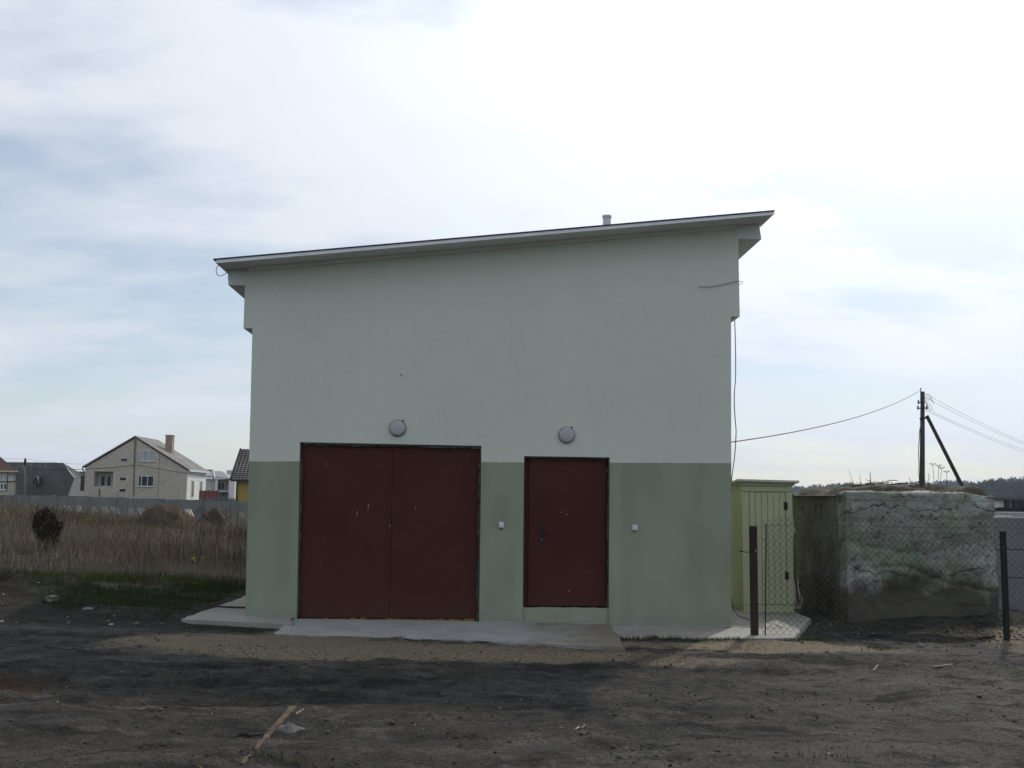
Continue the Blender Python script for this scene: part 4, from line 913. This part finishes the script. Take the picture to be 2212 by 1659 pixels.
# maroon roofed house
QY = 86.0
H3 = empty('maroon_roof_house', (w6(60, 900, QY).x, QY, -.9), 'cream house with maroon roof cut by the left edge of the picture', 'house')
M_mar = mat('maroon_roof', (.060, .028, .024), .8, .15, 1.5)
a0, a1, a2 = w6(-900, 180, QY+3), w6(-120, 210, QY+3), w6(400, 640, QY-.4); a3 = w6(-900, 625, QY-.4)
MB().add([a0, a1, a2, a3, a2+Vector((-3.3, 7, 0)), a0+Vector((-2, 4, 0))], [(3, 2, 1, 0), (2, 4, 1), (1, 4, 5, 0)]).build('roof', M_mar, H3)
MB().tube([a3+Vector((0, -.05, -.02)), a2+Vector((0, -.05, -.02))], .07, 6).build('gutter', mat('cream_trim', (.5, .45, .33), .8, .05, 2), H3)
wr = w6(350, 900, QY); MB().prism([(wr.x-12, QY, -.9), (wr.x, QY, -.9), (wr.x, QY, a2.z-.03), (wr.x-12, QY, a2.z-.03)], (-3.0, 6, 0)).build('wall', mat('cream_plaster', (.46, .43, .33), .9, .12, 1.5), H3)
for q in ((15, 690, 165, 850), (195, 690, 290, 850), (15, 900, 150, 1050)): win(H3, *c6(*q[:2]), *c6(*q[2:]), QY-.02, (.5,), M_curt if q[1] < 800 else M_pane, .09)
win(H3, *c6(-140, 690), *c6(-15, 850), QY-.02, (.5,), M_curt, .09)
for q in ((0, 860, 470, 850), (190, 712, 565, 712)): MB().tube([w6(*q[:2], QY-1.2), w6(*q[2:], QY-1.2)], .04, 5).build('scaffold_rail', M_twig, H3)
MB().tube([w6(175, 690, QY-1.2), w6(150, 1080, QY-1.2)], .06, 5).build('scaffold_pole', M_twig, H3)
# thin pole on the left
p0, p1 = w6(540, 1010, 78), w6(562, 355, 78); d_ = (p1-p0)/(p1.z-p0.z)
LP = empty('wooden_pole', (p0.x, 78, -.9), 'thin wooden line pole in front of the dark steep roof', 'utility pole')
MB().tube([p0-d_*(p0.z+1.0), p0, p1], [.09, .085, .065], 8).build('mast', mat('silver_wood', (.13, .12, .105), .9, .2, 3), LP, True)
MB().lathe(w6(560, 420, 77.9), (0, 0, 1), [(.06, -.35), (.10, -.25), (.11, .1), (.05, .3)], 8).build('insulator', M_hinge, LP)
wire('pole_wire', sag(w6(-200, 345, 78), w6(560, 360, 78), .02, 8), .009, 'faint wire running left from the thin wooden pole', 'wire', M_wire)
wire('pole_wire', sag(w6(562, 360, 78), w6(1950, 480, 90), .1, 8), .009, 'faint wire running right from the thin wooden pole', 'wire', M_wire)

# grey hip-roofed house with loggia
def c5(cx, cy): return ((660+cx*.1808)/1.736, (1660+cy*.1808)/1.736)
def w5(cx, cy, Y): return P(*c5(cx, cy), Y)
VY = 126.0
H4 = empty('hip_roof_house', (w5(900, 900, VY).x, VY, -.9), 'pale house with grey hip roof and open loggia between brick and yellow houses', 'house')
M_pl = mat('pale_plaster', (.44, .43, .41), .9, .08, .8); M_zinc = mat('zinc_roof', (.22, .23, .235), .7, .1, .8)
x0, x1, x2, x3 = w5(430, 900, VY).x, w5(820, 900, VY).x, w5(1112, 900, VY).x, w5(1235, 900, VY).x
ze = w5(800, 765, VY).z
MB().box((x0, VY, -.9), (x1, VY+7, ze)).build('wall', M_pl, H4)
MB().box((x1+.003, VY+1.5, -.9), (x2, VY+7, ze)).build('loggia_wall', M_pl, H4)
MB().box((x2+.003, VY-.5, -.9), (x3, VY+7, ze-.05)).build('wing_wall', M_wsh, H4)
MB().box((x1+.003, VY-.3, -.9), (x1+.30, VY+.1, ze)).build('column', M_wsh, H4)
fl = w5(900, 1000, VY).z; MB().box((x1+.31, VY-.25, fl-.12), (x2-.003, VY+1.49, fl)).build('balcony_slab', M_wsh, H4)
win(H4, *c5(880, 820), *c5(1000, 985), VY+1.48, (.5,), M_pane, .08); win(H4, *c5(950, 1050), *c5(1030, 1110), VY+1.48, (), M_pane, .08); win(H4, *c5(650, 790), *c5(730, 960), VY-.02, (.5,), M_curt, .08)
ap = w5(775, 585, VY+3.5); ap2 = w5(945, 590, VY+3.5); lw = w5(560, 650, VY+3.5)
MB().add([(x0, VY-.4, ze+.02), w5(815, 760, VY-.4), w5(1120, 755, VY-.4), ap2, ap, (x0, VY+3.5, lw.z), (x2, VY+8, ze), (x0, VY+8, ze)], [(0, 1, 4, 5), (1, 2, 3, 4), (2, 6, 3), (3, 6, 7, 5, 4), (0, 5, 7)]).build('roof', M_zinc, H4)
MB().tube([w5(812, 748, VY-.5), w5(775, 590, VY+3.3)], .09, 5).build('hip_cap', M_frame, H4)
a, b2 = w5(640, 555, VY+4), w5(745, 620, VY+4); MB().box((a.x, VY+4, b2.z-.4), (b2.x, VY+5, a.z)).build('chimney', M_chim, H4)
a, b2 = w5(945, 560, VY+6), w5(1250, 800, VY+6); MB().box((a.x, VY+9, -.9), (b2.x, VY+14, a.z)).build('rear_block', M_pl, H4)
# red sheet fence and spiky hedge
RFY = 92.0; a, b2 = w5(480, 992, RFY), w5(880, 1112, RFY)
RFc = empty('red_sheet_fence', (a.x+2, RFY, -.9), 'dull red sheet fence below the pale house, behind the concrete fence', 'fence')
M_rsh = mat('red_sheet', (.17, .045, .045), .7, .2, 1)
xs_ = np.linspace(a.x, b2.x, 6)
for q0, q1 in zip(xs_[:-1], xs_[1:]): MB().box((q0+.01, RFY, -.9), (q1-.01, RFY+.05, a.z)).build('sheet', M_rsh, RFc)
HGY = 76.0; a, b2 = w5(500, 1125, HGY), w5(1260, 1200, HGY); n_ = 1500
bs = np.stack([rng.uniform(a.x, b2.x, n_), rng.uniform(HGY, HGY+.8, n_), np.full(n_, -.7)], 1)
V, Fq = blades(bs, a.z+.7+rng.uniform(-.25, .05, n_), np.full(n_, .07), rng.uniform(.02, .2, n_))
tag(fastmesh('frosted_hedge', V, Fq, island_mat('frosted_hedge', [(.06, .09, .08), (.14, .18, .17), (.25, .28, .27)]), None), 'grey-green spiky hedge just behind the concrete fence', 'hedge')
# yellow house with tiled roof
YY = 76.0
H5 = empty('yellow_house', (w5(1400, 1000, YY).x, YY, -.9), 'yellow house with dark brown metal tile roof half hidden by the garage building', 'house')
tl, bl5 = w5(1342, 140, YY+2.2), w5(1135, 765, YY-.5)
nxx, nzz = 90, 70; xR5 = tl.x+9
V = []
for j in range(nzz+1):
    for i in range(nxx+1):
        v_ = j/nzz; L0 = bl5.lerp(tl, v_); x_ = L0.x+(xR5-L0.x)*i/nxx
        ph = (v_*15) % 1; wv_ = .03*math.sin((x_)*2*math.pi/.30)+.05*(1-ph)
        V.append((x_, L0.y-wv_, L0.z+wv_*.6))
fa = [(j*(nxx+1)+i, j*(nxx+1)+i+1, (j+1)*(nxx+1)+i+1, (j+1)*(nxx+1)+i) for j in range(nzz) for i in range(nxx)]
M_tile = mat('brown_metal_tile', (.055, .043, .040), .38, .15, 1.5, bump=0, spec=.6)
mk('tile_roof', V, fa, M_tile, H5)
MB().add([tl, (xR5, tl.y, tl.z), (xR5, tl.y+3.5, bl5.z), (bl5.x, tl.y+3.5, bl5.z), bl5+Vector((.02, .05, -.05))], [(0, 1, 2, 3), (0, 3, 4)]).build('rear_roof', M_tile, H5)
MB().tube([bl5+Vector((0, -.05, .08)), tl+Vector((0, -.05, .06))], .09, 5).build('verge', M_dkw, H5)
wq = w5(1245, 900, YY); MB().box((wq.x, YY, -.9), (xR5, YY+4, bl5.z-.04)).build('wall', mat('yellow_plaster', (.36, .27, .07), .9, .08, 1), H5)
MB().box((bl5.x, YY-.55, bl5.z-.16), (xR5, YY-.43, bl5.z+.0)).build('gutter', M_dkw, H5)
MB().tube([w5(1300, 800, YY-.45), w5(1262, 880, YY-.1), w5(1262, 1230, YY-.1)], .06, 6).build('downpipe', M_dkw, H5)

# ------------------------------------------------------------------ field heaps, bush, weeds
def heap(name, px, pyb, Y, wx, wy, h, m, label, cat, nstraw, sm_):
    c_ = P(px, pyb, Y); z0 = H(c_.x, Y)-.1; T = empty(name, (c_.x, Y, z0), label, cat); nn = 34; V = []
    for j in range(nn+1):
        for i in range(nn):
            q = 2*math.pi*i/nn; r_ = j/nn; x_ = c_.x+wx*r_*math.cos(q); y_ = Y+wy*r_*math.sin(q)
            V.append((x_, y_, z0+(h+.1)*(1-r_**2.6)*(1+.7*float(fbm(x_*1.6, y_*1.6+5, 4)))))
    fa = [(j*nn+i, j*nn+(i+1) % nn, (j+1)*nn+(i+1) % nn, (j+1)*nn+i) for j in range(nn) for i in range(nn)]
    mk('mound', V, fa, m, T, True)
    r_ = np.sqrt(rng.random(nstraw))*.97; q = rng.uniform(0, 2*np.pi, nstraw); x_ = c_.x+wx*r_*np.cos(q); y_ = Y+wy*r_*np.sin(q)
    z_ = z0+(h+.1)*(1-r_**2.6)*(1+.7*fbm(x_*1.6, y_*1.6+5, 4))-.01
    V, Fq = blades(np.stack([x_, y_, z_], 1), rng.uniform(.02, .18, nstraw), rng.uniform(.01, .02, nstraw), rng.uniform(.05, .3, nstraw)); fastmesh('straw', V, Fq, sm_, 'stuff', T)
heap('straw_heap', 356, 1160, 21.0, 1.35, 1.0, .68, M_soil, 'brownish heap of old straw and earth in the field before the concrete fence', 'heap', 2500, M_straw)
heap('dark_heap', 466, 1135, 30.0, 1.25, 1.0, 1.15, M_dsoil, 'dark rounded earth heap close to the left wall of the garage building', 'heap', 700, M_dry)
BY = 10.0; bq = P(102, 1135, BY); bg0 = H(bq.x, BY)
BU = empty('dark_bush', (bq.x, BY, bg0), 'dark tangled leafless bush standing out of the dry grass on the left', 'bush')
n_ = 6000; p = rng.normal(size=(n_, 3)); p /= np.linalg.norm(p, axis=1)[:, None]; p *= (rng.random(n_)**.4)[:, None]
lobs = [(90, 1120, .24), (106, 1114, .20), (84, 1110, .13), (100, 1102, .12), (98, 1136, .26), (120, 1144, .20), (128, 1136, .14), (122, 1162, .15), (80, 1130, .17), (110, 1150, .24)]
lob = rng.integers(0, len(lobs)+3, n_); lobs = [(102+(a_-102)*.85, 1132+(b_-1132)*.85, r_*.82) for a_, b_, r_ in lobs]
cen = np.array([tuple(P(a_, b_, BY)) for a_, b_, r_ in lobs]+[(bq.x-.05, BY, bg0+.16), (bq.x+.16, BY, bg0+.12), (bq.x+.05, BY, bg0+.34)])[lob]; rr_ = np.array([l_[2] for l_ in lobs]+[.20, .18, .22])[lob]
V, Fq = blades(cen+p*rr_[:, None]-np.array([0, 0, .05]), rng.uniform(-.06, .14, n_), rng.uniform(.014, .04, n_), rng.uniform(.03, .16, n_)); fastmesh('twigs', V, Fq, M_bush, None, BU)
tb = MB()
for i in range(22):
    a = Vector((bq.x+random.uniform(-.1, .15), BY, bg0-.05)); b2 = Vector((bq.x+random.uniform(-.45, .5), BY+random.uniform(-.3, .3), bg0+random.uniform(.5, 1.15))); tb.tube([a, a.lerp(b2, .5)+Vector((random.uniform(-.1, .1), 0, 0)), b2], [.018, .012, .005], 5)
tb.build('trunk', M_dtwig, BU)

def weed(px, Y, hgt, label, grp, m=M_twig):
    x_ = P(px, 1150, Y).x; z_ = H(x_, Y); T = empty('dry_weed', (x_, Y, z_), label, 'weed', grp)
    ln = random.uniform(-.12, .12)*hgt; pts = [Vector((x_+ln*(i/5)**1.5+random.uniform(-.012, .012), Y, z_-.05+(hgt+.05)*i/5)) for i in range(6)]
    MB().tube(pts, [.010-.0013*i for i in range(6)], 5).build('stalk', m, T)
    h_ = MB()
    for k in range(12):
        f_ = random.uniform(.4, .98)*5; i = int(f_); p_ = pts[i].lerp(pts[min(i+1, 5)], f_-i); l_ = random.uniform(.08, .28)*(1.1-f_/6)*hgt
        q_ = p_+Vector((random.choice((-1, 1))*l_*random.uniform(.3, .7), random.uniform(-.05, .05), l_)); h_.tube([p_, p_.lerp(q_, .5)+Vector((0, 0, -.01)), q_], [.005, .004, .003], 4)
    tag(h_.build('twigs', m, T), kind='stuff')
for px, Y_, hg in ((485, 26, 1.35), (497, 27, 1.6), (500, 28, 1.2), (470, 23, 1.2), (430, 10, 1.5), (425, 9.5, 1.15), (215, 9, 1.0), (350, 24, 1.1), (20, 16, 1.3), (60, 18, 1.1), (120, 18, 1.0), (250, 22, 1.1), (310, 26, 1.2), (10, 10, 1.2), (505, 11, 1.0), (290, 30, 1.3), (160, 24, 1.1)):
    weed(px, Y_, hg, 'tall thin dry weed stalk standing in the dry grass field', 'dry weeds in the left field')

# ------------------------------------------------------------------ grass
def scatter(n, x0, x1, y0, y1, keep):
    x_ = rng.uniform(x0, x1, n); y_ = rng.uniform(y0, y1, n); k = keep(x_, y_); return x_[k], y_[k]
# tall dry grass of the field, in tufts
def visible(x_, y_, m=1.5): return (x_ > (y_+14.05)*(-1060/F)-m)
tx, ty = scatter(21000, -26, -3.2, 3.6, 40, lambda x_, y_: visible(x_, y_) & (rng.random(len(x_)) < np.clip(ss((y_-3.2-.8*fbm(x_*.6, y_*.6, 3))/3.)*(.25+1.1*(fbm(x_*.45+8, y_*.45, 3)+.5)), 0, 1)) & (x_ < -3.3-.035*y_) & (((x_-bq.x)/.3)**2+((y_-BY)/.3)**2 > 1))
nb_ = rng.integers(7, 15, len(tx)); ix = np.repeat(np.arange(len(tx)), nb_); n_ = len(ix)
bx = tx[ix]+rng.normal(0, .09, n_); by = ty[ix]+rng.normal(0, .09, n_)
hs = np.clip(rng.normal(.29, .13, len(tx))*(.7+.45*ss((ty-5)/8)*ss((-tx-6)/4)), .08, .66)[ix]*rng.uniform(.55, 1.15, n_)
hs = hs*(1-.30*np.exp(-(((bx-bq.x)/.55)**2+((by-BY+1.8)/2.2)**2)))
tone = (fbm(tx*.3+11, ty*.3+4, 3)+.35*ss((tx+10.5)/4)*(1-ss((ty-14)/8)) > .16)[ix]
hpx = P(356, 1160, 21.0).x; hs = hs*(1-.6*np.exp(-(((bx-hpx*(by+14)/35)/1.5)**2+((by-18.5)/3.0)**2)))
hs = hs*(1+.7*fbm(tx*.5+1, ty*.5+6, 2))[ix]
for sel, nm, mm_, lb in ((~tone, 'dry_grass', M_dry, 'tall dry straw-coloured grass covering the field on the left'), (tone, 'brown_grass', island_mat('brown_grass', [(.036, .027, .018), (.095, .067, .043), (.17, .13, .088), (.06, .047, .028), (.27, .22, .155)], trans=.2), 'darker brown withered grass in patches of the left field')):
    V, Fq = blades(np.stack([bx, by, Hn(bx, by)-.02], 1)[sel], hs[sel], (rng.uniform(.0035, .0075, n_)*(1+by/28))[sel], (hs*rng.uniform(.1, 1.3, n_))[sel])
    tag(fastmesh(nm, V, Fq, mm_), lb, 'grass')
# thin dark dead weeds standing through the straw
wx_, wy_ = scatter(30000, -22, -3.4, 4.2, 30, lambda x_, y_: visible(x_, y_, .5) & (rng.random(len(x_)) < np.clip(.05+1.5*fbm(x_*.35+3, y_*.35+7, 3)+.35*ss((x_+11)/4)*(1-ss((y_-15)/6)), 0, .9)) & (x_ < -3.4-.035*y_))
n_ = len(wx_); hw_ = rng.uniform(.12, .52, n_)*(.6+.4*ss((wy_-4)/6)); hw_ = hw_*(1+.7*ss((wx_+11)/4)*(1-ss((wy_-15)/6))); hw_ = hw_*(1-.3*np.exp(-(((wx_-bq.x)/.6)**2+((wy_-BY+1.8)/2.2)**2)))
V, Fq = blades(np.stack([wx_, wy_, Hn(wx_, wy_)-.02], 1), hw_, rng.uniform(.004, .008, n_)*(1+wy_/25), hw_*rng.uniform(.05, .6, n_))
tag(fastmesh('dead_weeds', V, Fq, island_mat('dead_weed', [(.020, .015, .012), (.042, .028, .021), (.07, .048, .034), (.03, .024, .018)], trans=.1)), 'thin dark reddish dead weed stems mixed into the dry grass', 'weeds')
# short green and matted growth along the edge of the yard
gx_, gy_ = scatter(52000, -9, -3.1, -.4, 5.6, lambda x_, y_: visible(x_, y_, .5) & (rng.random(len(x_)) < np.clip(.15+1.6*fbm(x_*.9+2, y_*1.2, 3)+.35*ss((y_-1)/3), 0, 1)) & ~((x_ > -3.95) & (y_ < 8.5)) & (x_ < -3.6-.3*(y_ < .4)))
n_ = len(gx_); V, Fq = blades(np.stack([gx_, gy_, Hn(gx_, gy_)-.01], 1), rng.uniform(.02, .11, n_)*(1+.8*ss((gy_-2)/4)), rng.uniform(.005, .011, n_), rng.uniform(.01, .08, n_))
tag(fastmesh('green_grass', V, Fq, M_green), 'short green grass between the yard and the dry field', 'grass')
cx_, cy_ = [], []
for c0, c1, s0, s1, k in ((2.1, -1.12, .25, .05, 260), (2.75, -1.1, .35, .05, 420), (4.15, -1.0, .16, .08, 380), (4.9, -1.35, .12, .05, 120), (6.3, -3.2, .5, .15, 160), (-2.9, -1.0, .35, .05, 200), (-3.2, -.75, .3, .06, 200), (-1.2, -7.2, .12, .06, 80), (7.4, -1.1, .5, .2, 200), (-4.7, 1.3, .55, .3, 1500), (-5.6, 1.9, .5, .3, 600), (2.4, -6.9, .2, .05, 60)):
    cx_.append(rng.normal(c0, s0, k)); cy_.append(rng.normal(c1, s1, k))
cx_, cy_ = np.concatenate(cx_), np.concatenate(cy_); n_ = len(cx_); V, Fq = blades(np.stack([cx_, cy_, Hn(cx_, cy_)-.008], 1), rng.uniform(.015, .07, n_), rng.uniform(.004, .008, n_), rng.uniform(.01, .05, n_))
tag(fastmesh('yard_tufts', V, Fq, M_green), 'scattered small green tufts along the slabs and in the yard', 'grass')
# dandelion by the field edge
fq = GH(415, 1222); fz = H(fq.x, fq.y)
YF = empty('yellow_flower', (fq.x, fq.y, fz), 'single bright yellow flower in the grass left of the building', 'flower')
fs, fh = MB(), MB()
for dx, dz in ((0, .13), (.05, .09), (.035, .15)):
    fs.tube([(fq.x+dx*.3, fq.y, fz-.02), (fq.x+dx, fq.y, fz+dz)], .004, 5); fh.lathe((fq.x+dx, fq.y, fz+dz), (0, -.5, 1), [(.004, -.006), (.015, .004), (.012, .007), (.003, .009)], 10)
tag(fs.build('stalks', M_green, YF), kind='stuff'); tag(fh.build('flower_heads', mat('yellow_petal', (.6, .42, .02), .7, .1, 5, bump=0), YF), kind='stuff')
# straw litter over the yard and at the foot of the block
lx_ = np.concatenate([rng.uniform(-6, 8, 1300), rng.uniform(4.2, 9, 900)]); ly_ = np.concatenate([rng.uniform(-8.5, -1, 1300), rng.uniform(-1.2, 1.4, 900)]); n_ = len(lx_)
V, Fq = blades(np.stack([lx_, ly_, Hn(lx_, ly_)+.003], 1), rng.uniform(.003, .02, n_), rng.uniform(.003, .006, n_), rng.uniform(.03, .13, n_)); tag(fastmesh('straw_litter', V, Fq, M_straw), 'bits of straw littering the dark yard', 'litter')

# ------------------------------------------------------------------ gravel, clods and chips on the yard
def stones(name, x_, y_, s_, m, label, cat, flat=.6, sink=.3):
    n_ = len(x_); o = np.array([(1, 0, 0), (-1, 0, 0), (0, 1, 0), (0, -1, 0), (0, 0, 1), (0, 0, -1)], float)
    f = np.array([(0, 2, 4), (2, 1, 4), (1, 3, 4), (3, 0, 4), (2, 0, 5), (1, 2, 5), (3, 1, 5), (0, 3, 5)])
    q = rng.uniform(0, 2*np.pi, n_); v_ = o[None]*rng.uniform(.6, 1.3, (n_, 6, 1))*s_[:, None, None]; v_[:, :, 2] *= flat
    c_, d_ = np.cos(q)[:, None], np.sin(q)[:, None]; vx = v_[:, :, 0]*c_-v_[:, :, 1]*d_; vy = v_[:, :, 0]*d_+v_[:, :, 1]*c_
    z_ = Hn(x_, y_)[:, None]+v_[:, :, 2]+(s_*flat*(1-2*sink)*.5)[:, None]
    V = np.stack([vx+x_[:, None], vy+y_[:, None], z_], -1).reshape(-1, 3); Fq = (np.arange(n_)*6)[:, None, None]+f[None]
    return tag(fastmesh(name, V, Fq.reshape(-1, 3), m), label, cat)
n_ = 26000; x_ = rng.uniform(-5.5, 8, n_); y_ = -8.6+7.9*rng.random(n_)**1.2; k = rng.random(n_) < np.clip(.45+1.3*fbm(x_*.8, y_*1.6, 3), .08, 1); x_, y_ = x_[k], y_[k]
stones('cinder_gravel', x_, y_, np.clip(rng.lognormal(-5.0, .5, len(x_)), .003, .024), M_grav, 'dark cinder gravel strewn over the yard', 'gravel')
n_ = 5000; x_ = rng.uniform(-7, 8, n_); y_ = -8.6+7.7*rng.random(n_); k = rng.random(n_) < np.clip(.25+1.8*fbm(x_*.7+4, y_*1.5+9, 3), .02, 1); x_, y_ = x_[k], y_[k]
stones('earth_clods', x_, y_, np.clip(rng.lognormal(-4.35, .45, len(x_)), .006, .04), M_clod, 'dark crumbly clods of earth on the yard', 'earth', .45, .55)
n_ = 5000; x_ = rng.uniform(4.3, 9, n_); y_ = rng.uniform(-.9, 1.5, n_); stones('rubble', x_, y_, np.clip(rng.lognormal(-4.6, .55, n_), .004, .04), M_grav, 'small rubble at the foot of the concrete block', 'rubble')
n_ = 1500; x_ = rng.uniform(-5.5, 8, n_); y_ = rng.uniform(-8.3, -.9, n_); stones('pale_chips', x_, y_, np.clip(rng.lognormal(-5.3, .5, n_), .003, .022), M_chips, 'pale chips of stone and paper scattered on the dark yard', 'litter', .35)
n_ = 60; x_ = rng.uniform(-8, -3.9, n_); y_ = rng.uniform(-1.0, 3.6, n_); stones('rubble', x_, y_, np.clip(rng.lognormal(-4.0, .5, n_), .01, .05), M_chips, 'pale rubble scattered in the grass by the spoil heap', 'rubble', .5)
# single stones one can point at
def stone(name, px, py, s_, label, m=M_stone, grp='loose stones on the ground', zr=.7):
    p = GH(px, py); z_ = H(p.x, p.y)
    bm = bmesh.new(); bmesh.ops.create_icosphere(bm, subdivisions=2, radius=1)
    ph = random.uniform(0, 9)
    for v in bm.verts:
        r_ = 1+.9*float(vnoise(v.co.x*1.6+ph, v.co.y*1.6+v.co.z*2.1+ph)); v.co = Vector((v.co.x*s_*r_, v.co.y*s_*r_*.8, v.co.z*s_*r_*zr))
    me = bpy.data.meshes.new(name); bm.to_mesh(me); bm.free(); me.materials.append(m); o = bpy.data.objects.new(name, me); COL.objects.link(o); o.location = (p.x, p.y, z_+s_*zr*.55); tag(o, label, 'stone', grp)
def stone_at(px, py, Y, s_, label, m=M_stone):
    x_ = P(px, py, Y).x; g = H(x_, Y); d_ = CAM.z-g; q = None
    stone('stone', px, py, s_, label, m)
stone('stone', 112, 1300, .085, 'biggest pale stone on the dark spoil heap at the left edge')
stone('stone', 190, 1318, .075, 'flat grey stone just right of the spoil heap', M_stone, zr=.35)
stone('stone', 148, 1348, .025, 'small pale stone left of two others below the green patch')
stone('stone', 240, 1350, .032, 'flat white stone in the middle below the green patch', M_lightblk, zr=.4)
stone('stone', 295, 1350, .03, 'roundish pale stone right of two others below the green patch')
stone('stone', 3450/1.736, 2427/1.736, .035, 'small brown pebble left of the right fence post', M_stone, zr=.9)
stone('stone', 1960, 1440, .03, 'small grey pebble on the yard right of the sandy strip')
# sandy clod and flat lump by the right post
# plank half buried in the foreground
a, b2 = GH(634, 1528), GH(522, 1655)
pk = MB(); nn = 22; side = Vector(((b2-a).y, -(b2-a).x, 0)).normalized()
L_, R_ = [], []
for i in range(nn+1):
    f_ = i/nn; c_ = GH(634-112*f_, 1528+127*f_); wd = .025*(1-.45*f_)+random.uniform(-.004, .004); gap = .5+.5*math.sin(f_*9)
    z_ = H(c_.x, c_.y)+(.010 if f_ < .70 or f_ > .80 else -.02); L_.append(Vector((c_.x, c_.y, z_))+side*wd); R_.append(Vector((c_.x, c_.y, z_))-side*wd)
V = L_+R_+[v-Vector((0, 0, .05)) for v in L_+R_]; m_ = nn+1
fa = [(i, i+1, m_+i+1, m_+i) for i in range(nn)]+[(2*m_+i, 2*m_+i+1, i+1, i) for i in range(nn)]+[(m_+i, m_+i+1, 3*m_+i+1, 3*m_+i) for i in range(nn)]+[(0, m_, 3*m_, 2*m_), (nn, m_+nn, 3*m_+nn, 2*m_+nn)]
tag(pk.add(V, fa).build('wooden_plank', mat('plank_wood', (.055, .038, .027), .95, .3, 9, col2=(.105, .074, .052), bump=.6, bscale=50)), 'weathered brown plank half buried in the dark foreground', 'plank')
# heap of pale ash beside it
c_ = GH(627, 1578); V = []; nn = 26
for j in range(nn+1):
    for i in range(nn):
        q = 2*math.pi*i/nn; r_ = j/nn; x_ = c_.x+.10*r_*math.cos(q)*(1+.3*math.sin(3*q)); y_ = c_.y+.075*r_*math.sin(q); V.append((x_, y_, H(x_, y_)-.006+.035*max(0, 1-r_**1.3)*(1+.7*float(fbm(x_*14, y_*14, 3)))))
fa = [(j*nn+i, j*nn+(i+1) % nn, (j+1)*nn+(i+1) % nn, (j+1)*nn+i) for j in range(nn) for i in range(nn)]
tag(mk('ash_heap', V, fa, mat('ash', (.135, .132, .13), .98, .3, 14, bump=1., bscale=80), None, True), 'small heap of pale ash beside the half buried plank', 'heap')
# sticks lying about
def stick(x0, y0, x1, y1, r_, label, m=M_chips):
    a, b2 = G(x0, y0, -.06), G(x1, y1, -.06); n_ = 6; pts = []
    for i in range(n_+1): c_ = GH(x0+(x1-x0)*i/n_, y0+(y1-y0)*i/n_); pts.append(Vector((c_.x+random.uniform(-.004, .004), c_.y, H(c_.x, c_.y)+r_*.7)))
    tag(MB().tube(pts, [r_*(1-.4*i/n_) for i in range(n_+1)], 6).build('stick', m), label, 'stick', 'sticks on the yard')
M_pale = mat('pale_stick', (.36, .31, .24), .9, .2, 9, bump=.2)
stick(2015, 1445, 2058, 1437, .010, 'long pale stick lying on the yard at the right', M_pale)
stick(1886, 1452, 1896, 1441, .009, 'short upright-looking pale stick left of the long pale stick', M_pale)
stick(640, 1546, 655, 1534, .005, 'thin straw stick beside the top of the half buried plank', M_pale)
stick(1240, 1577, 1268, 1572, .006, 'pale splinter lying at the bottom right of the ash heap', M_pale)
stick(2113, 1383, 2152, 1379, .020, 'rusty brown pipe end lying at the foot of the right fence post', M_rust)
stick(516, 1596, 590, 1583, .008, 'dark bent stick lying left of the plank', M_dtwig)

# ------------------------------------------------------------------ haze
hz = MB().box((-1950, -1950, -12), (1950, 1950, 60)).build('haze', bpy.data.materials.new('haze_air')); hz['kind'] = 'stuff'
m = hz.data.materials[0]; m.use_nodes = True; t = m.node_tree; t.nodes.clear(); pvn = N('ShaderNodeVolumePrincipled', t); pvn.inputs['Color'].default_value = (.70, .84, 1, 1); pvn.inputs['Density'].default_value = .00021
mo = N('ShaderNodeOutputMaterial', t); link(t, pvn.outputs[0], mo.inputs['Volume'])
for mm in list(bpy.data.materials):
    if mm.name == 'tmp': bpy.data.materials.remove(mm)
